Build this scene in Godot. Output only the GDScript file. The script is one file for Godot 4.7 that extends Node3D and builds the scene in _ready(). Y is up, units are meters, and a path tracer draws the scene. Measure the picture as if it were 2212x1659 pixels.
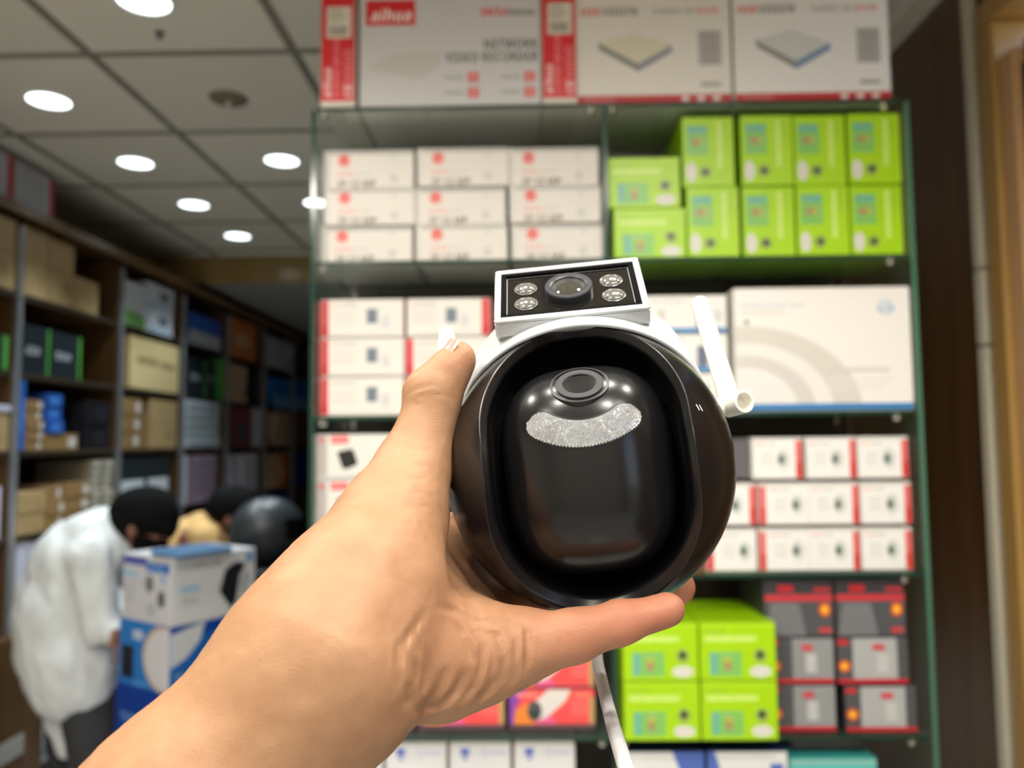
extends Node3D
# A shop aisle seen past a hand that holds up a two-lens security camera. Units are metres, y is up, the shop runs towards -z.

const F := 1750.0                                  # focal length in pixels of the 2212 x 1659 frame
const EYE := Vector3(0, 1.35, 0)
const EXPOSURE := 0.98
const DOWNLIGHT := 0.5                            # energy of one ceiling downlight
const DAYLIGHT := 4.0                              # the sky seen through the shop front
const R := 0.0602                                  # radius of the camera's ball
var cb := Basis(Vector3.UP, deg_to_rad(0.85)) * Basis(Vector3.RIGHT, deg_to_rad(4.1)) * Basis(Vector3.BACK, deg_to_rad(-0.57))
var used := {}
var mats := {}
var meshes := {}


func at(px: float, py: float, depth: float) -> Vector3:   # the point that far in front of the photographer's spot
	var v := cb * Vector3((px - 1106.0) / F, -(py - 829.5) / F, -1.0)
	return EYE + v * (depth / -v.z)


func _ready() -> void:
	var cam := Camera3D.new()
	cam.name = "camera"
	add_child(cam)
	cam.transform = Transform3D(cb, EYE)
	var lens := CameraAttributesPhysical.new()
	lens.frustum_focal_length = 20.0
	lens.exposure_aperture = 5.7
	lens.frustum_focus_distance = 0.305
	lens.frustum_near = 0.02
	cam.attributes = lens
	cam.fov = rad_to_deg(2.0 * atan(829.5 / F))
	cam.near = 0.02
	cam.current = true
	var env := Environment.new()
	env.background_mode = Environment.BG_SKY
	var sky := ProceduralSkyMaterial.new()
	sky.sky_top_color = Color(0.55, 0.68, 0.86)
	sky.sky_horizon_color = Color(0.86, 0.9, 0.94)
	sky.ground_bottom_color = Color(0.45, 0.43, 0.4)
	sky.ground_horizon_color = Color(0.7, 0.7, 0.68)
	env.sky = Sky.new()
	env.sky.sky_material = sky
	env.background_energy_multiplier = DAYLIGHT
	env.tonemap_mode = Environment.TONE_MAPPER_LINEAR
	env.tonemap_exposure = EXPOSURE
	env.sdfgi_enabled = true
	env.ssao_enabled = true
	env.ssil_enabled = true
	var we := WorldEnvironment.new()
	we.name = "environment"
	we.environment = env
	add_child(we)
	downlights()
	room()
	stock_shelving()
	display_rack()
	rack_stock()
	shelf_stock()
	counter_stack()
	helmet()
	customer()
	assistant()
	security_camera()
	photographer()


# ---------------------------------------------------------------- naming

func numbered(called: String) -> String:
	var k: int = used.get(called, 0)
	used[called] = k + 1
	return called if k == 0 else "%s_%03d" % [called, k]


func tag(o: Node3D, label: String, category := "", group := "", kind := "") -> void:
	if label: o.set_meta("label", label)
	if category: o.set_meta("category", category)
	if group: o.set_meta("group", group)
	if kind: o.set_meta("kind", kind)


func thing(called: String, label: String, category: String, where := Vector3.ZERO, group := "") -> Node3D:
	var o := Node3D.new()
	o.name = numbered(called)
	add_child(o)
	o.position = where
	tag(o, label, category, group)
	return o


func part(parent: Node3D, called: String, mesh: Mesh, m: Material = null, xf := Transform3D()) -> MeshInstance3D:
	var o := MeshInstance3D.new()
	o.name = called
	o.mesh = mesh
	if m: o.material_override = m
	o.transform = xf
	parent.add_child(o, true)
	return o


func solo(called: String, label: String, category: String, mesh: Mesh, m: Material, where: Vector3, group := "") -> MeshInstance3D:
	var o := part(self, numbered(called), mesh, m, Transform3D(Basis(), where))
	tag(o, label, category, group)
	return o


func struct(called: String, mesh: Mesh, m: Material, where := Vector3.ZERO) -> MeshInstance3D:
	var o := part(self, called, mesh, m, Transform3D(Basis(), where))
	o.set_meta("kind", "structure")
	return o


# ---------------------------------------------------------------- materials

func mat(c: Color, rough := 0.5, metal := 0.0, spec := 0.5) -> StandardMaterial3D:
	var key := "%s %f %f %f" % [c.to_html(), rough, metal, spec]
	if not mats.has(key):
		var m := StandardMaterial3D.new()
		m.albedo_color = c
		m.roughness = rough
		m.metallic = metal
		m.metallic_specular = spec
		mats[key] = m
	return mats[key]


func rgb8(r: int, g: int, b: int) -> Color:
	return Color8(r, g, b)


func glow(c: Color, energy: float) -> StandardMaterial3D:
	var m := StandardMaterial3D.new()
	m.albedo_color = Color(0.9, 0.9, 0.9)
	m.emission_enabled = true
	m.emission = c
	m.emission_energy_multiplier = energy
	return m


func glass(alpha := 0.06) -> StandardMaterial3D:
	if not mats.has("glass %f" % alpha):
		var m := StandardMaterial3D.new()
		m.transparency = BaseMaterial3D.TRANSPARENCY_ALPHA
		m.albedo_color = Color(0.62, 0.8, 0.72, alpha)
		m.roughness = 0.02
		mats["glass %f" % alpha] = m
	return mats["glass %f" % alpha]


func noise_tex(size: int, freq: float, kind: int, from: Color, to: Color, seed_: int, stretch := 1) -> Texture2D:
	var n := FastNoiseLite.new()
	n.seed = seed_
	n.noise_type = kind
	n.frequency = freq
	n.fractal_octaves = 4
	var im := Image.create(size, size, false, Image.FORMAT_RGB8)
	var src := n.get_seamless_image(size, size * stretch if stretch == 1 else size)
	if stretch > 1:
		src = n.get_seamless_image(size, maxi(8, size / stretch))
		src.resize(size, size, Image.INTERPOLATE_CUBIC)
	for y in size:
		for x in size:
			im.set_pixel(x, y, from.lerp(to, src.get_pixel(x, y).r))
	return ImageTexture.create_from_image(im)


func wood(key: String, dark: Color, light: Color, rough: float, seed_: int, scale_ := 1.2) -> StandardMaterial3D:
	if not mats.has(key):
		var m := StandardMaterial3D.new()
		m.albedo_texture = noise_tex(256, 0.035, FastNoiseLite.TYPE_SIMPLEX, dark, light, seed_, 16)
		m.uv1_triplanar = true
		m.uv1_world_triplanar = true
		m.uv1_scale = Vector3.ONE * scale_
		m.roughness = rough
		mats[key] = m
	return mats[key]


func print_mat(p: Pic, rough := 0.42) -> StandardMaterial3D:
	var m := StandardMaterial3D.new()
	m.albedo_texture = ImageTexture.create_from_image(p.im)
	m.roughness = rough
	return m


# flat print: rectangles, ellipses, polygons and lettering drawn into an image
class Pic:
	var im: Image
	var w: int
	var h: int
	static var glyphs := {}

	func _init(width: int, height: int, c: Color) -> void:
		w = width
		h = height
		im = Image.create(w, h, false, Image.FORMAT_RGB8)
		im.fill(c)

	func rect(x: float, y: float, rw: float, rh: float, c: Color) -> void:   # in fractions of the picture
		im.fill_rect(Rect2i(roundi(x * w), roundi(y * h), maxi(1, roundi(rw * w)), maxi(1, roundi(rh * h))), c)

	func ell(cx: float, cy: float, rx: float, ry: float, c: Color) -> void:
		for y in range(maxi(0, int((cy - ry) * h)), mini(h, int((cy + ry) * h) + 1)):
			var t := ((y + 0.5) / h - cy) / ry
			if absf(t) < 1.0:
				var s := rx * sqrt(1.0 - t * t)
				im.fill_rect(Rect2i(roundi((cx - s) * w), y, maxi(1, roundi(2.0 * s * w)), 1), c)

	func ring(cx: float, cy: float, r: float, r2: float, c: Color, inside: Color) -> void:
		ell(cx, cy, r, r * w / h, c)
		ell(cx, cy, r2, r2 * w / h, inside)

	func tri(a: Vector2, b: Vector2, d: Vector2, c: Color) -> void:   # in pixels
		var y0 := minf(a.y, minf(b.y, d.y))
		var y1 := maxf(a.y, maxf(b.y, d.y))
		for y in range(maxi(0, ceili(y0 - 0.5)), mini(h, floori(y1 - 0.5) + 1)):
			var yy := y + 0.5
			var lo := 1e9
			var hi := -1e9
			for e in [[a, b], [b, d], [d, a]]:
				var p: Vector2 = e[0]
				var q: Vector2 = e[1]
				if (p.y <= yy) != (q.y <= yy):
					var x := p.x + (q.x - p.x) * (yy - p.y) / (q.y - p.y)
					lo = minf(lo, x)
					hi = maxf(hi, x)
			var i := maxi(0, roundi(lo))
			var j := mini(w, roundi(hi))
			if j > i:
				im.fill_rect(Rect2i(i, y, j - i, 1), c)

	func poly(pts: Array, c: Color) -> void:   # fractions x, y, x, y ...
		var v := PackedVector2Array()
		for k in range(0, pts.size(), 2):
			v.append(Vector2(pts[k] * w, pts[k + 1] * h))
		var t := Geometry2D.triangulate_polygon(v)
		for k in range(0, t.size(), 3):
			tri(v[t[k]], v[t[k + 1]], v[t[k + 2]], c)

	func text(s: String, x: float, y: float, high: float, c: Color, wide := 0.0, turn := 0.0, slant := 0.0) -> void:   # left end of the baseline, cap height; all in fractions of the height except x
		if not glyphs.has(s):
			var f := SystemFont.new()
			f.font_names = PackedStringArray(["Droid Sans"])
			f.font_weight = 700
			var t := TextMesh.new()
			t.font = f
			t.text = s
			t.font_size = 64
			t.pixel_size = 1.0
			t.depth = 0.0
			t.curve_step = 6.0
			t.horizontal_alignment = HORIZONTAL_ALIGNMENT_LEFT
			t.vertical_alignment = VERTICAL_ALIGNMENT_BOTTOM
			glyphs[s] = [t.get_mesh_arrays(), t.get_aabb()]
		var box: AABB = glyphs[s][1]
		var v: PackedVector3Array = glyphs[s][0][Mesh.ARRAY_VERTEX]
		var k := high * h / 46.0
		var kx := wide * w / box.size.x if wide > 0.0 else k
		var out := PackedVector2Array()
		for p in v:
			var q := Vector2((p.x - box.position.x + slant * (p.y - box.position.y)) * kx, -(p.y - box.position.y) * k)
			out.append(q.rotated(deg_to_rad(turn)) + Vector2(x * w, y * h))
		for i in range(0, out.size() - 2, 3):
			tri(out[i], out[i + 1], out[i + 2], c)


# ---------------------------------------------------------------- shapes

func face(st: SurfaceTool, pts: Array, out: Vector3, uvs: Array = []) -> void:   # a flat convex polygon seen from the side `out` points to
	var n: Vector3 = (pts[1] - pts[0]).cross(pts[2] - pts[0])
	var flip := n.dot(out) > 0.0
	var normal := n.normalized() * (1.0 if flip else -1.0)
	for k in range(1, pts.size() - 1):
		var ids := [0, k + 1, k] if flip else [0, k, k + 1]
		for i in ids:
			st.set_normal(normal)
			st.set_uv(uvs[i] if uvs else Vector2.ZERO)
			st.add_vertex(pts[i])


func tool() -> SurfaceTool:
	var st := SurfaceTool.new()
	st.begin(Mesh.PRIMITIVE_TRIANGLES)
	return st


func add_block(st: SurfaceTool, c: Vector3, s: Vector3, ch := 0.0, fronts: SurfaceTool = null, sides: SurfaceTool = null) -> void:   # a box with chamfered edges round the point c
	var a := s * 0.5
	ch = minf(ch, minf(a.x, minf(a.y, a.z)) * 0.9)
	for axis in 3:
		for sg in [-1.0, 1.0]:
			var n := Vector3.ZERO
			n[axis] = sg
			var u: int = (axis + 1) % 3
			var v: int = (axis + 2) % 3
			var pts := []
			var uvs := []
			for q in [[-1, -1], [1, -1], [1, 1], [-1, 1]]:
				var p := Vector3.ZERO
				p[axis] = sg * a[axis]
				p[u] = q[0] * (a[u] - ch)
				p[v] = q[1] * (a[v] - ch)
				pts.append(c + p)
				if axis == 0:
					uvs.append(Vector2(0.5 - sg * p.z / s.z, 0.5 - p.y / s.y))
				else:
					uvs.append(Vector2(p.x / s.x + 0.5, 0.5 - p.y / s.y))
			var to := st
			if axis == 2 and sg > 0 and fronts: to = fronts
			if axis == 0 and sides: to = sides
			face(to, pts, n, uvs)
	if ch <= 0.0:
		return
	for axis in 3:
		var u: int = (axis + 1) % 3
		var v: int = (axis + 2) % 3
		for q in [[-1, -1], [1, -1], [1, 1], [-1, 1]]:
			var pts := []
			for e in [[-1, 0], [1, 0], [1, 1], [-1, 1]]:
				var p := Vector3.ZERO
				p[axis] = e[0] * (a[axis] - ch)
				p[u] = q[0] * (a[u] - (ch if e[1] == 0 else 0.0))
				p[v] = q[1] * (a[v] - (0.0 if e[1] == 0 else ch))
				pts.append(c + p)
			var n := Vector3.ZERO
			n[u] = q[0]
			n[v] = q[1]
			face(st, pts, n)
	for x in [-1, 1]:
		for y in [-1, 1]:
			for z in [-1, 1]:
				var d := Vector3(x, y, z)
				face(st, [c + d * (a - Vector3(0, ch, ch)), c + d * (a - Vector3(ch, 0, ch)), c + d * (a - Vector3(ch, ch, 0))], d)


func block(s: Vector3, ch := 0.002) -> ArrayMesh:
	var key := "block %v %f" % [s, ch]
	if not meshes.has(key):
		var st := tool()
		add_block(st, Vector3.ZERO, s, ch)
		meshes[key] = st.commit()
	return meshes[key]


func crate(s: Vector3, front: Material, body: Material, sides: Material = null) -> ArrayMesh:   # a carton standing on its origin, its printed face towards +z
	var key := "crate %v %d %d %d" % [s, front.get_instance_id(), body.get_instance_id(), sides.get_instance_id() if sides else 0]
	if not meshes.has(key):
		var a := tool()
		var b := tool()
		var d := tool() if sides else null
		add_block(a, Vector3(0, s.y / 2, 0), s, 0.0016, b, d)
		a.set_material(body)
		b.set_material(front)
		var m := a.commit()
		b.commit(m)
		if sides:
			d.set_material(sides)
			d.commit(m)
		meshes[key] = m
	return meshes[key]


func grid(nu: int, nv: int, f: Callable, loop_u := false) -> ArrayMesh:   # a smooth sheet; f(u, v) with both in 0..1
	var v := PackedVector3Array()
	var uv := PackedVector2Array()
	for j in nv + 1:
		for i in nu + 1:
			v.append(f.call(float(i) / nu, float(j) / nv))
			uv.append(Vector2(float(i) / nu, float(j) / nv))
	var idx := PackedInt32Array()
	for j in nv:
		for i in nu:
			var a := j * (nu + 1) + i
			idx.append_array([a, a + 1, a + nu + 2, a, a + nu + 2, a + nu + 1])
	return smooth(v, idx, uv, nu + 1 if loop_u else 0)


func smooth(v: PackedVector3Array, idx: PackedInt32Array, uv := PackedVector2Array(), row := 0, colors := PackedColorArray()) -> ArrayMesh:
	var n := PackedVector3Array()
	n.resize(v.size())
	for k in range(0, idx.size(), 3):
		var a := idx[k]
		var b := idx[k + 1]
		var c := idx[k + 2]
		var q := (v[c] - v[a]).cross(v[b] - v[a])
		n[a] += q
		n[b] += q
		n[c] += q
	if row > 0:
		for j in v.size() / row:
			var t := n[j * row] + n[j * row + row - 1]
			n[j * row] = t
			n[j * row + row - 1] = t
	for k in n.size():
		n[k] = n[k].normalized() if n[k].length_squared() > 1e-30 else Vector3.UP
	var arr := []
	arr.resize(Mesh.ARRAY_MAX)
	arr[Mesh.ARRAY_VERTEX] = v
	arr[Mesh.ARRAY_NORMAL] = n
	if uv.size() == v.size(): arr[Mesh.ARRAY_TEX_UV] = uv
	if colors.size() == v.size(): arr[Mesh.ARRAY_COLOR] = colors
	arr[Mesh.ARRAY_INDEX] = idx
	var m := ArrayMesh.new()
	m.add_surface_from_arrays(Mesh.PRIMITIVE_TRIANGLES, arr)
	return m


func lathe(profile: Array, n := 48) -> ArrayMesh:   # Vector2(radius, height along y), a hard corner at every point
	var st := tool()
	for k in profile.size() - 1:
		var p: Vector2 = profile[k]
		var q: Vector2 = profile[k + 1]
		if p.is_equal_approx(q):
			continue
		for i in n:
			var a := TAU * i / n
			var b := TAU * (i + 1) / n
			var v := [Vector3(p.x * cos(a), p.y, p.x * sin(a)), Vector3(p.x * cos(b), p.y, p.x * sin(b)), Vector3(q.x * cos(b), q.y, q.x * sin(b)), Vector3(q.x * cos(a), q.y, q.x * sin(a))]
			st.set_smooth_group(1 + k)
			for t in [[0, 1, 2], [0, 2, 3]]:
				if v[t[0]].is_equal_approx(v[t[1]]) or v[t[1]].is_equal_approx(v[t[2]]) or v[t[0]].is_equal_approx(v[t[2]]):
					continue
				for w in t:
					st.add_vertex(v[w])
	st.index()
	st.generate_normals()
	return st.commit()


func turned(profile: Array, n := 64) -> ArrayMesh:   # a lathe that is smooth all over
	var m := profile.size() - 1
	return grid(n, m, func(u, v): 
		var p: Vector2 = profile[roundi(v * m)]
		return Vector3(p.x * cos(TAU * u), p.y, -p.x * sin(TAU * u)), true)


func tube(pts: Array, radii: Array, n := 16) -> ArrayMesh:
	var c := Curve3D.new()
	for k in pts.size():
		var d: Vector3 = (pts[mini(k + 1, pts.size() - 1)] - pts[maxi(k - 1, 0)]) / 6.0
		c.add_point(pts[k], -d, d)
	c.bake_interval = 0.002
	var m := pts.size() * 6
	var total := c.get_baked_length()
	var side := Vector3(0.3, 0.2, 1).normalized()
	return grid(n, m + 2, func(u, v):
		var w := clampf((v * (m + 2) - 1.0) / m, 0.0, 1.0)
		var p := c.sample_baked(w * total)
		var d := (c.sample_baked(minf(total, w * total + 0.002)) - c.sample_baked(maxf(0.0, w * total - 0.002))).normalized()
		var x := d.cross(side).normalized()
		var y := d.cross(x)
		var fr := w * (radii.size() - 1)
		var r := lerpf(radii[int(fr)], radii[mini(int(fr) + 1, radii.size() - 1)], fr - int(fr))
		if v <= 0.0 or v >= 1.0: r = 0.0
		return p + (x * cos(TAU * u) + y * sin(TAU * u)) * r, true)


func soft_box(s: Vector3, r: float, seg := 6) -> ArrayMesh:   # a box with round edges of radius r
	var st := tool()
	var h := s * 0.5
	var core := h - Vector3.ONE * r
	for axis in 3:
		for sg in [-1.0, 1.0]:
			var u: int = (axis + 1) % 3
			var w: int = (axis + 2) % 3
			var cu := _stops(h[u], core[u], seg)
			var cw := _stops(h[w], core[w], seg)
			for i in cu.size() - 1:
				for j in cw.size() - 1:
					var q := []
					for e in [[i, j], [i + 1, j], [i + 1, j + 1], [i, j + 1]]:
						var p := Vector3.ZERO
						p[axis] = sg * h[axis]
						p[u] = cu[e[0]]
						p[w] = cw[e[1]]
						var inner := p.clamp(-core, core)
						q.append([inner + (p - inner).normalized() * r, (p - inner).normalized()])
					var order := [0, 2, 1, 0, 3, 2] if sg > 0 else [0, 1, 2, 0, 2, 3]
					for o in order:
						st.set_normal(q[o][1])
						st.add_vertex(q[o][0])
	return st.commit()


func _stops(h: float, core: float, seg: int) -> Array:
	var out := []
	for k in seg + 1:
		out.append(-core - (h - core) * tan(PI / 4 * (1.0 - float(k) / seg)))
	for k in seg + 1:
		out.append(core + (h - core) * tan(PI / 4 * float(k) / seg))
	return out


# bones: [from, to, radius, radius, blend, (flatten direction, factor)]; joined with a smooth minimum and meshed as surface nets
func flesh(bones: Array, coarse: float, div: int, sink = null, tint = null) -> ArrayMesh:
	var nb := bones.size()
	var A := PackedVector3Array()
	var D := PackedVector3Array()
	var R0 := PackedFloat32Array()
	var R1 := PackedFloat32Array()
	var IL := PackedFloat32Array()
	var K := PackedFloat32Array()
	var FN := PackedVector3Array()
	var FF := PackedFloat32Array()
	var lo := Vector3.ONE * 1e9
	var hi := -lo
	for b in bones:
		A.append(b[0])
		D.append(b[1] - b[0])
		R0.append(b[2])
		R1.append(b[3] - b[2])
		IL.append(1.0 / maxf((b[1] - b[0]).length_squared(), 1e-12))
		K.append(b[4])
		FN.append(b[5].normalized() if b.size() > 5 else Vector3.ZERO)
		FF.append(b[6] - 1.0 if b.size() > 5 else 0.0)
		var r: float = maxf(b[2], b[3]) + 2.0 * coarse
		for e in [b[0], b[1]]:
			lo = lo.min(e - Vector3.ONE * r)
			hi = hi.max(e + Vector3.ONE * r)
	var n := Vector3i(((hi - lo) / coarse).ceil())
	var cells := {}
	for q in nb:
		var r: float = maxf(bones[q][2], bones[q][3]) + K[q] + coarse * 1.8
		var a := Vector3i(((A[q].min(A[q] + D[q]) - Vector3.ONE * r - lo) / coarse).floor()).clamp(Vector3i.ZERO, n - Vector3i.ONE)
		var z := Vector3i(((A[q].max(A[q] + D[q]) + Vector3.ONE * r - lo) / coarse).floor()).clamp(Vector3i.ZERO, n - Vector3i.ONE)
		for i in range(a.x, z.x + 1):
			for j in range(a.y, z.y + 1):
				for k in range(a.z, z.z + 1):
					var v := lo + (Vector3(i, j, k) + Vector3.ONE * 0.5) * coarse - A[q]
					var t := clampf(v.dot(D[q]) * IL[q], 0.0, 1.0)
					if (v - D[q] * t).length() - R0[q] - R1[q] * t < K[q] + coarse * 1.3:
						var id := (i * n.y + j) * n.z + k
						if not cells.has(id):
							cells[id] = PackedInt32Array()
						cells[id].append(q)
	var fine := coarse / div
	var m := n * div + Vector3i.ONE
	var vals := PackedFloat32Array()
	vals.resize(m.x * m.y * m.z)
	vals.fill(1e9)
	var ids := PackedInt32Array()
	ids.resize(m.x * m.y * m.z)
	ids.fill(-1)
	var shell := []
	for id in cells:
		var list: PackedInt32Array = cells[id]
		var c := Vector3i(id / (n.y * n.z), (id / n.z) % n.y, id % n.z)
		var p := lo + (Vector3(c) + Vector3.ONE * 0.5) * coarse
		var d := 1e3
		for q in list:
			var v := p - A[q]
			if FF[q] > 0.0: v += FN[q] * (v.dot(FN[q]) * FF[q])
			var t := clampf(v.dot(D[q]) * IL[q], 0.0, 1.0)
			var e := (v - D[q] * t).length() - R0[q] - R1[q] * t
			var h := maxf(K[q] - absf(d - e), 0.0) / K[q]
			d = minf(d, e) - h * h * K[q] * 0.25
		if absf(d) < coarse * 1.75:
			shell.append(c)
	for c: Vector3i in shell:
		var list: PackedInt32Array = cells[(c.x * n.y + c.y) * n.z + c.z]
		for i in div + 1:
			for j in div + 1:
				for k in div + 1:
					var g := Vector3i(c.x * div + i, c.y * div + j, c.z * div + k)
					var at_ := (g.x * m.y + g.y) * m.z + g.z
					if vals[at_] < 1e8:
						continue
					var p := lo + Vector3(g) * fine
					var d := 1e3
					for q in list:
						var v := p - A[q]
						if FF[q] > 0.0: v += FN[q] * (v.dot(FN[q]) * FF[q])
						var t := clampf(v.dot(D[q]) * IL[q], 0.0, 1.0)
						var e := (v - D[q] * t).length() - R0[q] - R1[q] * t
						var kk := K[q]
						var h := maxf(kk - absf(d - e), 0.0) / kk
						d = minf(d, e) - h * h * kk * 0.25
					if sink != null and absf(d) < fine * 5.0: d += sink.call(p)
					vals[at_] = d
	var verts := PackedVector3Array()
	var idx := PackedInt32Array()
	var sx := m.y * m.z
	var sy := m.z
	var off := [0, sx, sy, sx + sy, 1, sx + 1, sy + 1, sx + sy + 1]
	var edges := [[0, 1], [2, 3], [4, 5], [6, 7], [0, 2], [1, 3], [4, 6], [5, 7], [0, 4], [1, 5], [2, 6], [3, 7]]
	var corner := [Vector3(0, 0, 0), Vector3(1, 0, 0), Vector3(0, 1, 0), Vector3(1, 1, 0), Vector3(0, 0, 1), Vector3(1, 0, 1), Vector3(0, 1, 1), Vector3(1, 1, 1)]
	var live := PackedInt32Array()
	for c: Vector3i in shell:
		for i in div:
			for j in div:
				for k in div:
					var g := Vector3i(c.x * div + i, c.y * div + j, c.z * div + k)
					var b := (g.x * m.y + g.y) * m.z + g.z
					var neg := 0
					for o in off:
						if vals[b + o] < 0.0: neg += 1
					if neg == 0 or neg == 8:
						continue
					var s := Vector3.ZERO
					var cnt := 0
					for e in edges:
						var p := vals[b + off[e[0]]]
						var q := vals[b + off[e[1]]]
						if (p < 0.0) != (q < 0.0):
							s += corner[e[0]].lerp(corner[e[1]], p / (p - q))
							cnt += 1
					ids[b] = verts.size()
					live.append(b)
					verts.append(lo + (Vector3(g) + s / cnt) * fine)
	for b in live:
		var inside := vals[b] < 0.0
		for e in [[sx, sy, 1], [sy, 1, sx], [1, sx, sy]]:
			if (vals[b + e[0]] < 0.0) == inside:
				continue
			var u: int = e[1]
			var w: int = e[2]
			var p := ids[b]
			var q := ids[b - u]
			var r := ids[b - u - w]
			var s := ids[b - w]
			if mini(mini(p, q), mini(r, s)) < 0:
				continue
			if inside:
				idx.append_array([p, r, q, p, s, r])
			else:
				idx.append_array([p, q, r, p, r, s])
	var colors := PackedColorArray()
	if tint != null:
		for p in verts:
			colors.append(tint.call(p))
	return smooth(verts, idx, PackedVector2Array(), 0, colors)


# ---------------------------------------------------------------- the room

const CEIL := 2.516
const TILE := 0.6096


func downlights() -> void:
	var ring_m := mat(rgb8(225, 225, 222), 0.4)
	var lit := glow(Color(0.93, 0.98, 1.0), 5.0)
	var ring_mesh := lathe([Vector2(0.066, 0.004), Vector2(0.066, -0.006), Vector2(0.08, -0.006), Vector2(0.084, -0.001), Vector2(0.084, 0.004)], 40)
	var disc := lathe([Vector2(0, -0.002), Vector2(0.067, -0.002), Vector2(0.067, 0.003)], 40)
	var rows := [   # x, z, energy, half-angle of the beam
		[-1.59, -2.63, 0.52, 48], [-1.59, -3.24, 0.52, 48], [-1.59, -3.83, 0.52, 48], [-1.59, -4.43, 0.52, 48],
		[-0.985, -2.03, 0.5, 60], [-0.985, -3.24, 0.52, 48], [-0.985, -3.83, 0.52, 48], [-0.985, -4.43, 0.52, 48],
		[-0.985, -0.8, 0.6, 72], [-0.985, 0.42, 0.8, 84], [-0.985, 1.64, 0.8, 80],
		[-0.375, -0.5, 0.35, 58], [-0.375, 0.1, 0.5, 84], [0.235, -0.5, 0.35, 58], [0.65, -0.5, 0.45, 62], [0.235, 0.42, 0.75, 86], [0.65, 0.42, 0.75, 86], [0.235, 1.64, 0.6, 80]]
	var names := ["first", "second", "third", "fourth"]
	for k in rows.size():
		var q: Array = rows[k]
		var label := "round recessed ceiling downlight over the photographer, %s" % ["beside the rack", "left of the hand", "near the shop front on the left", "left of the rack front", "straight above the hand", "before the middle of the rack", "before the right of the rack", "behind the hand in the middle", "behind the hand near the wall", "near the shop front in the middle"][k - 8] if k > 7 else ""
		if k < 4: label = "lit round downlight above the stock shelves, %s of that row from the front" % names[k]
		elif k == 4: label = "large lit round downlight in the ceiling nearest the display rack"
		elif k < 8: label = "lit round downlight in the row beside the rack, %s behind the detector" % names[k - 5]
		var t := thing("downlight", label, "ceiling light", Vector3(q[0], CEIL, q[1]), "round ceiling downlights")
		part(t, "trim_ring", ring_mesh, ring_m)
		part(t, "diffuser", disc, lit)
		var l := SpotLight3D.new()
		l.name = "downlight_beam"
		l.rotation_degrees.x = -90
		l.position.y = -0.012
		l.light_color = Color(1.0, 0.975, 0.93) if k > 7 else Color(0.93, 0.98, 1.0)
		l.light_energy = DOWNLIGHT * q[2] * 4.0
		l.light_size = 0.066
		l.spot_angle = q[3]
		l.spot_angle_attenuation = 0.35 if k > 7 else 0.6
		l.spot_range = 12.0
		l.spot_attenuation = 2.0
		l.shadow_enabled = true
		t.add_child(l)
	var det := thing("smoke_detector", "brown round detector base with a small white nub on the ceiling", "detector", Vector3(-0.985, CEIL, -2.64))
	part(det, "base", lathe([Vector2(0, -0.016), Vector2(0.045, -0.016), Vector2(0.06, -0.008), Vector2(0.064, 0.0)], 32), mat(rgb8(118, 108, 88), 0.6))
	part(det, "sensor_nub", lathe([Vector2(0, -0.034), Vector2(0.008, -0.032), Vector2(0.012, -0.024), Vector2(0.012, -0.015)], 20), mat(rgb8(205, 205, 200), 0.4))
	solo("ceiling_hook", "tiny dark screw hook in the ceiling tile beside the largest downlight", "hook", lathe([Vector2(0, -0.02), Vector2(0.008, -0.018), Vector2(0.004, -0.01), Vector2(0.012, -0.004), Vector2(0.014, 0.0)], 16), mat(rgb8(70, 66, 60), 0.5), Vector3(-1.02, CEIL, -2.2))


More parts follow.
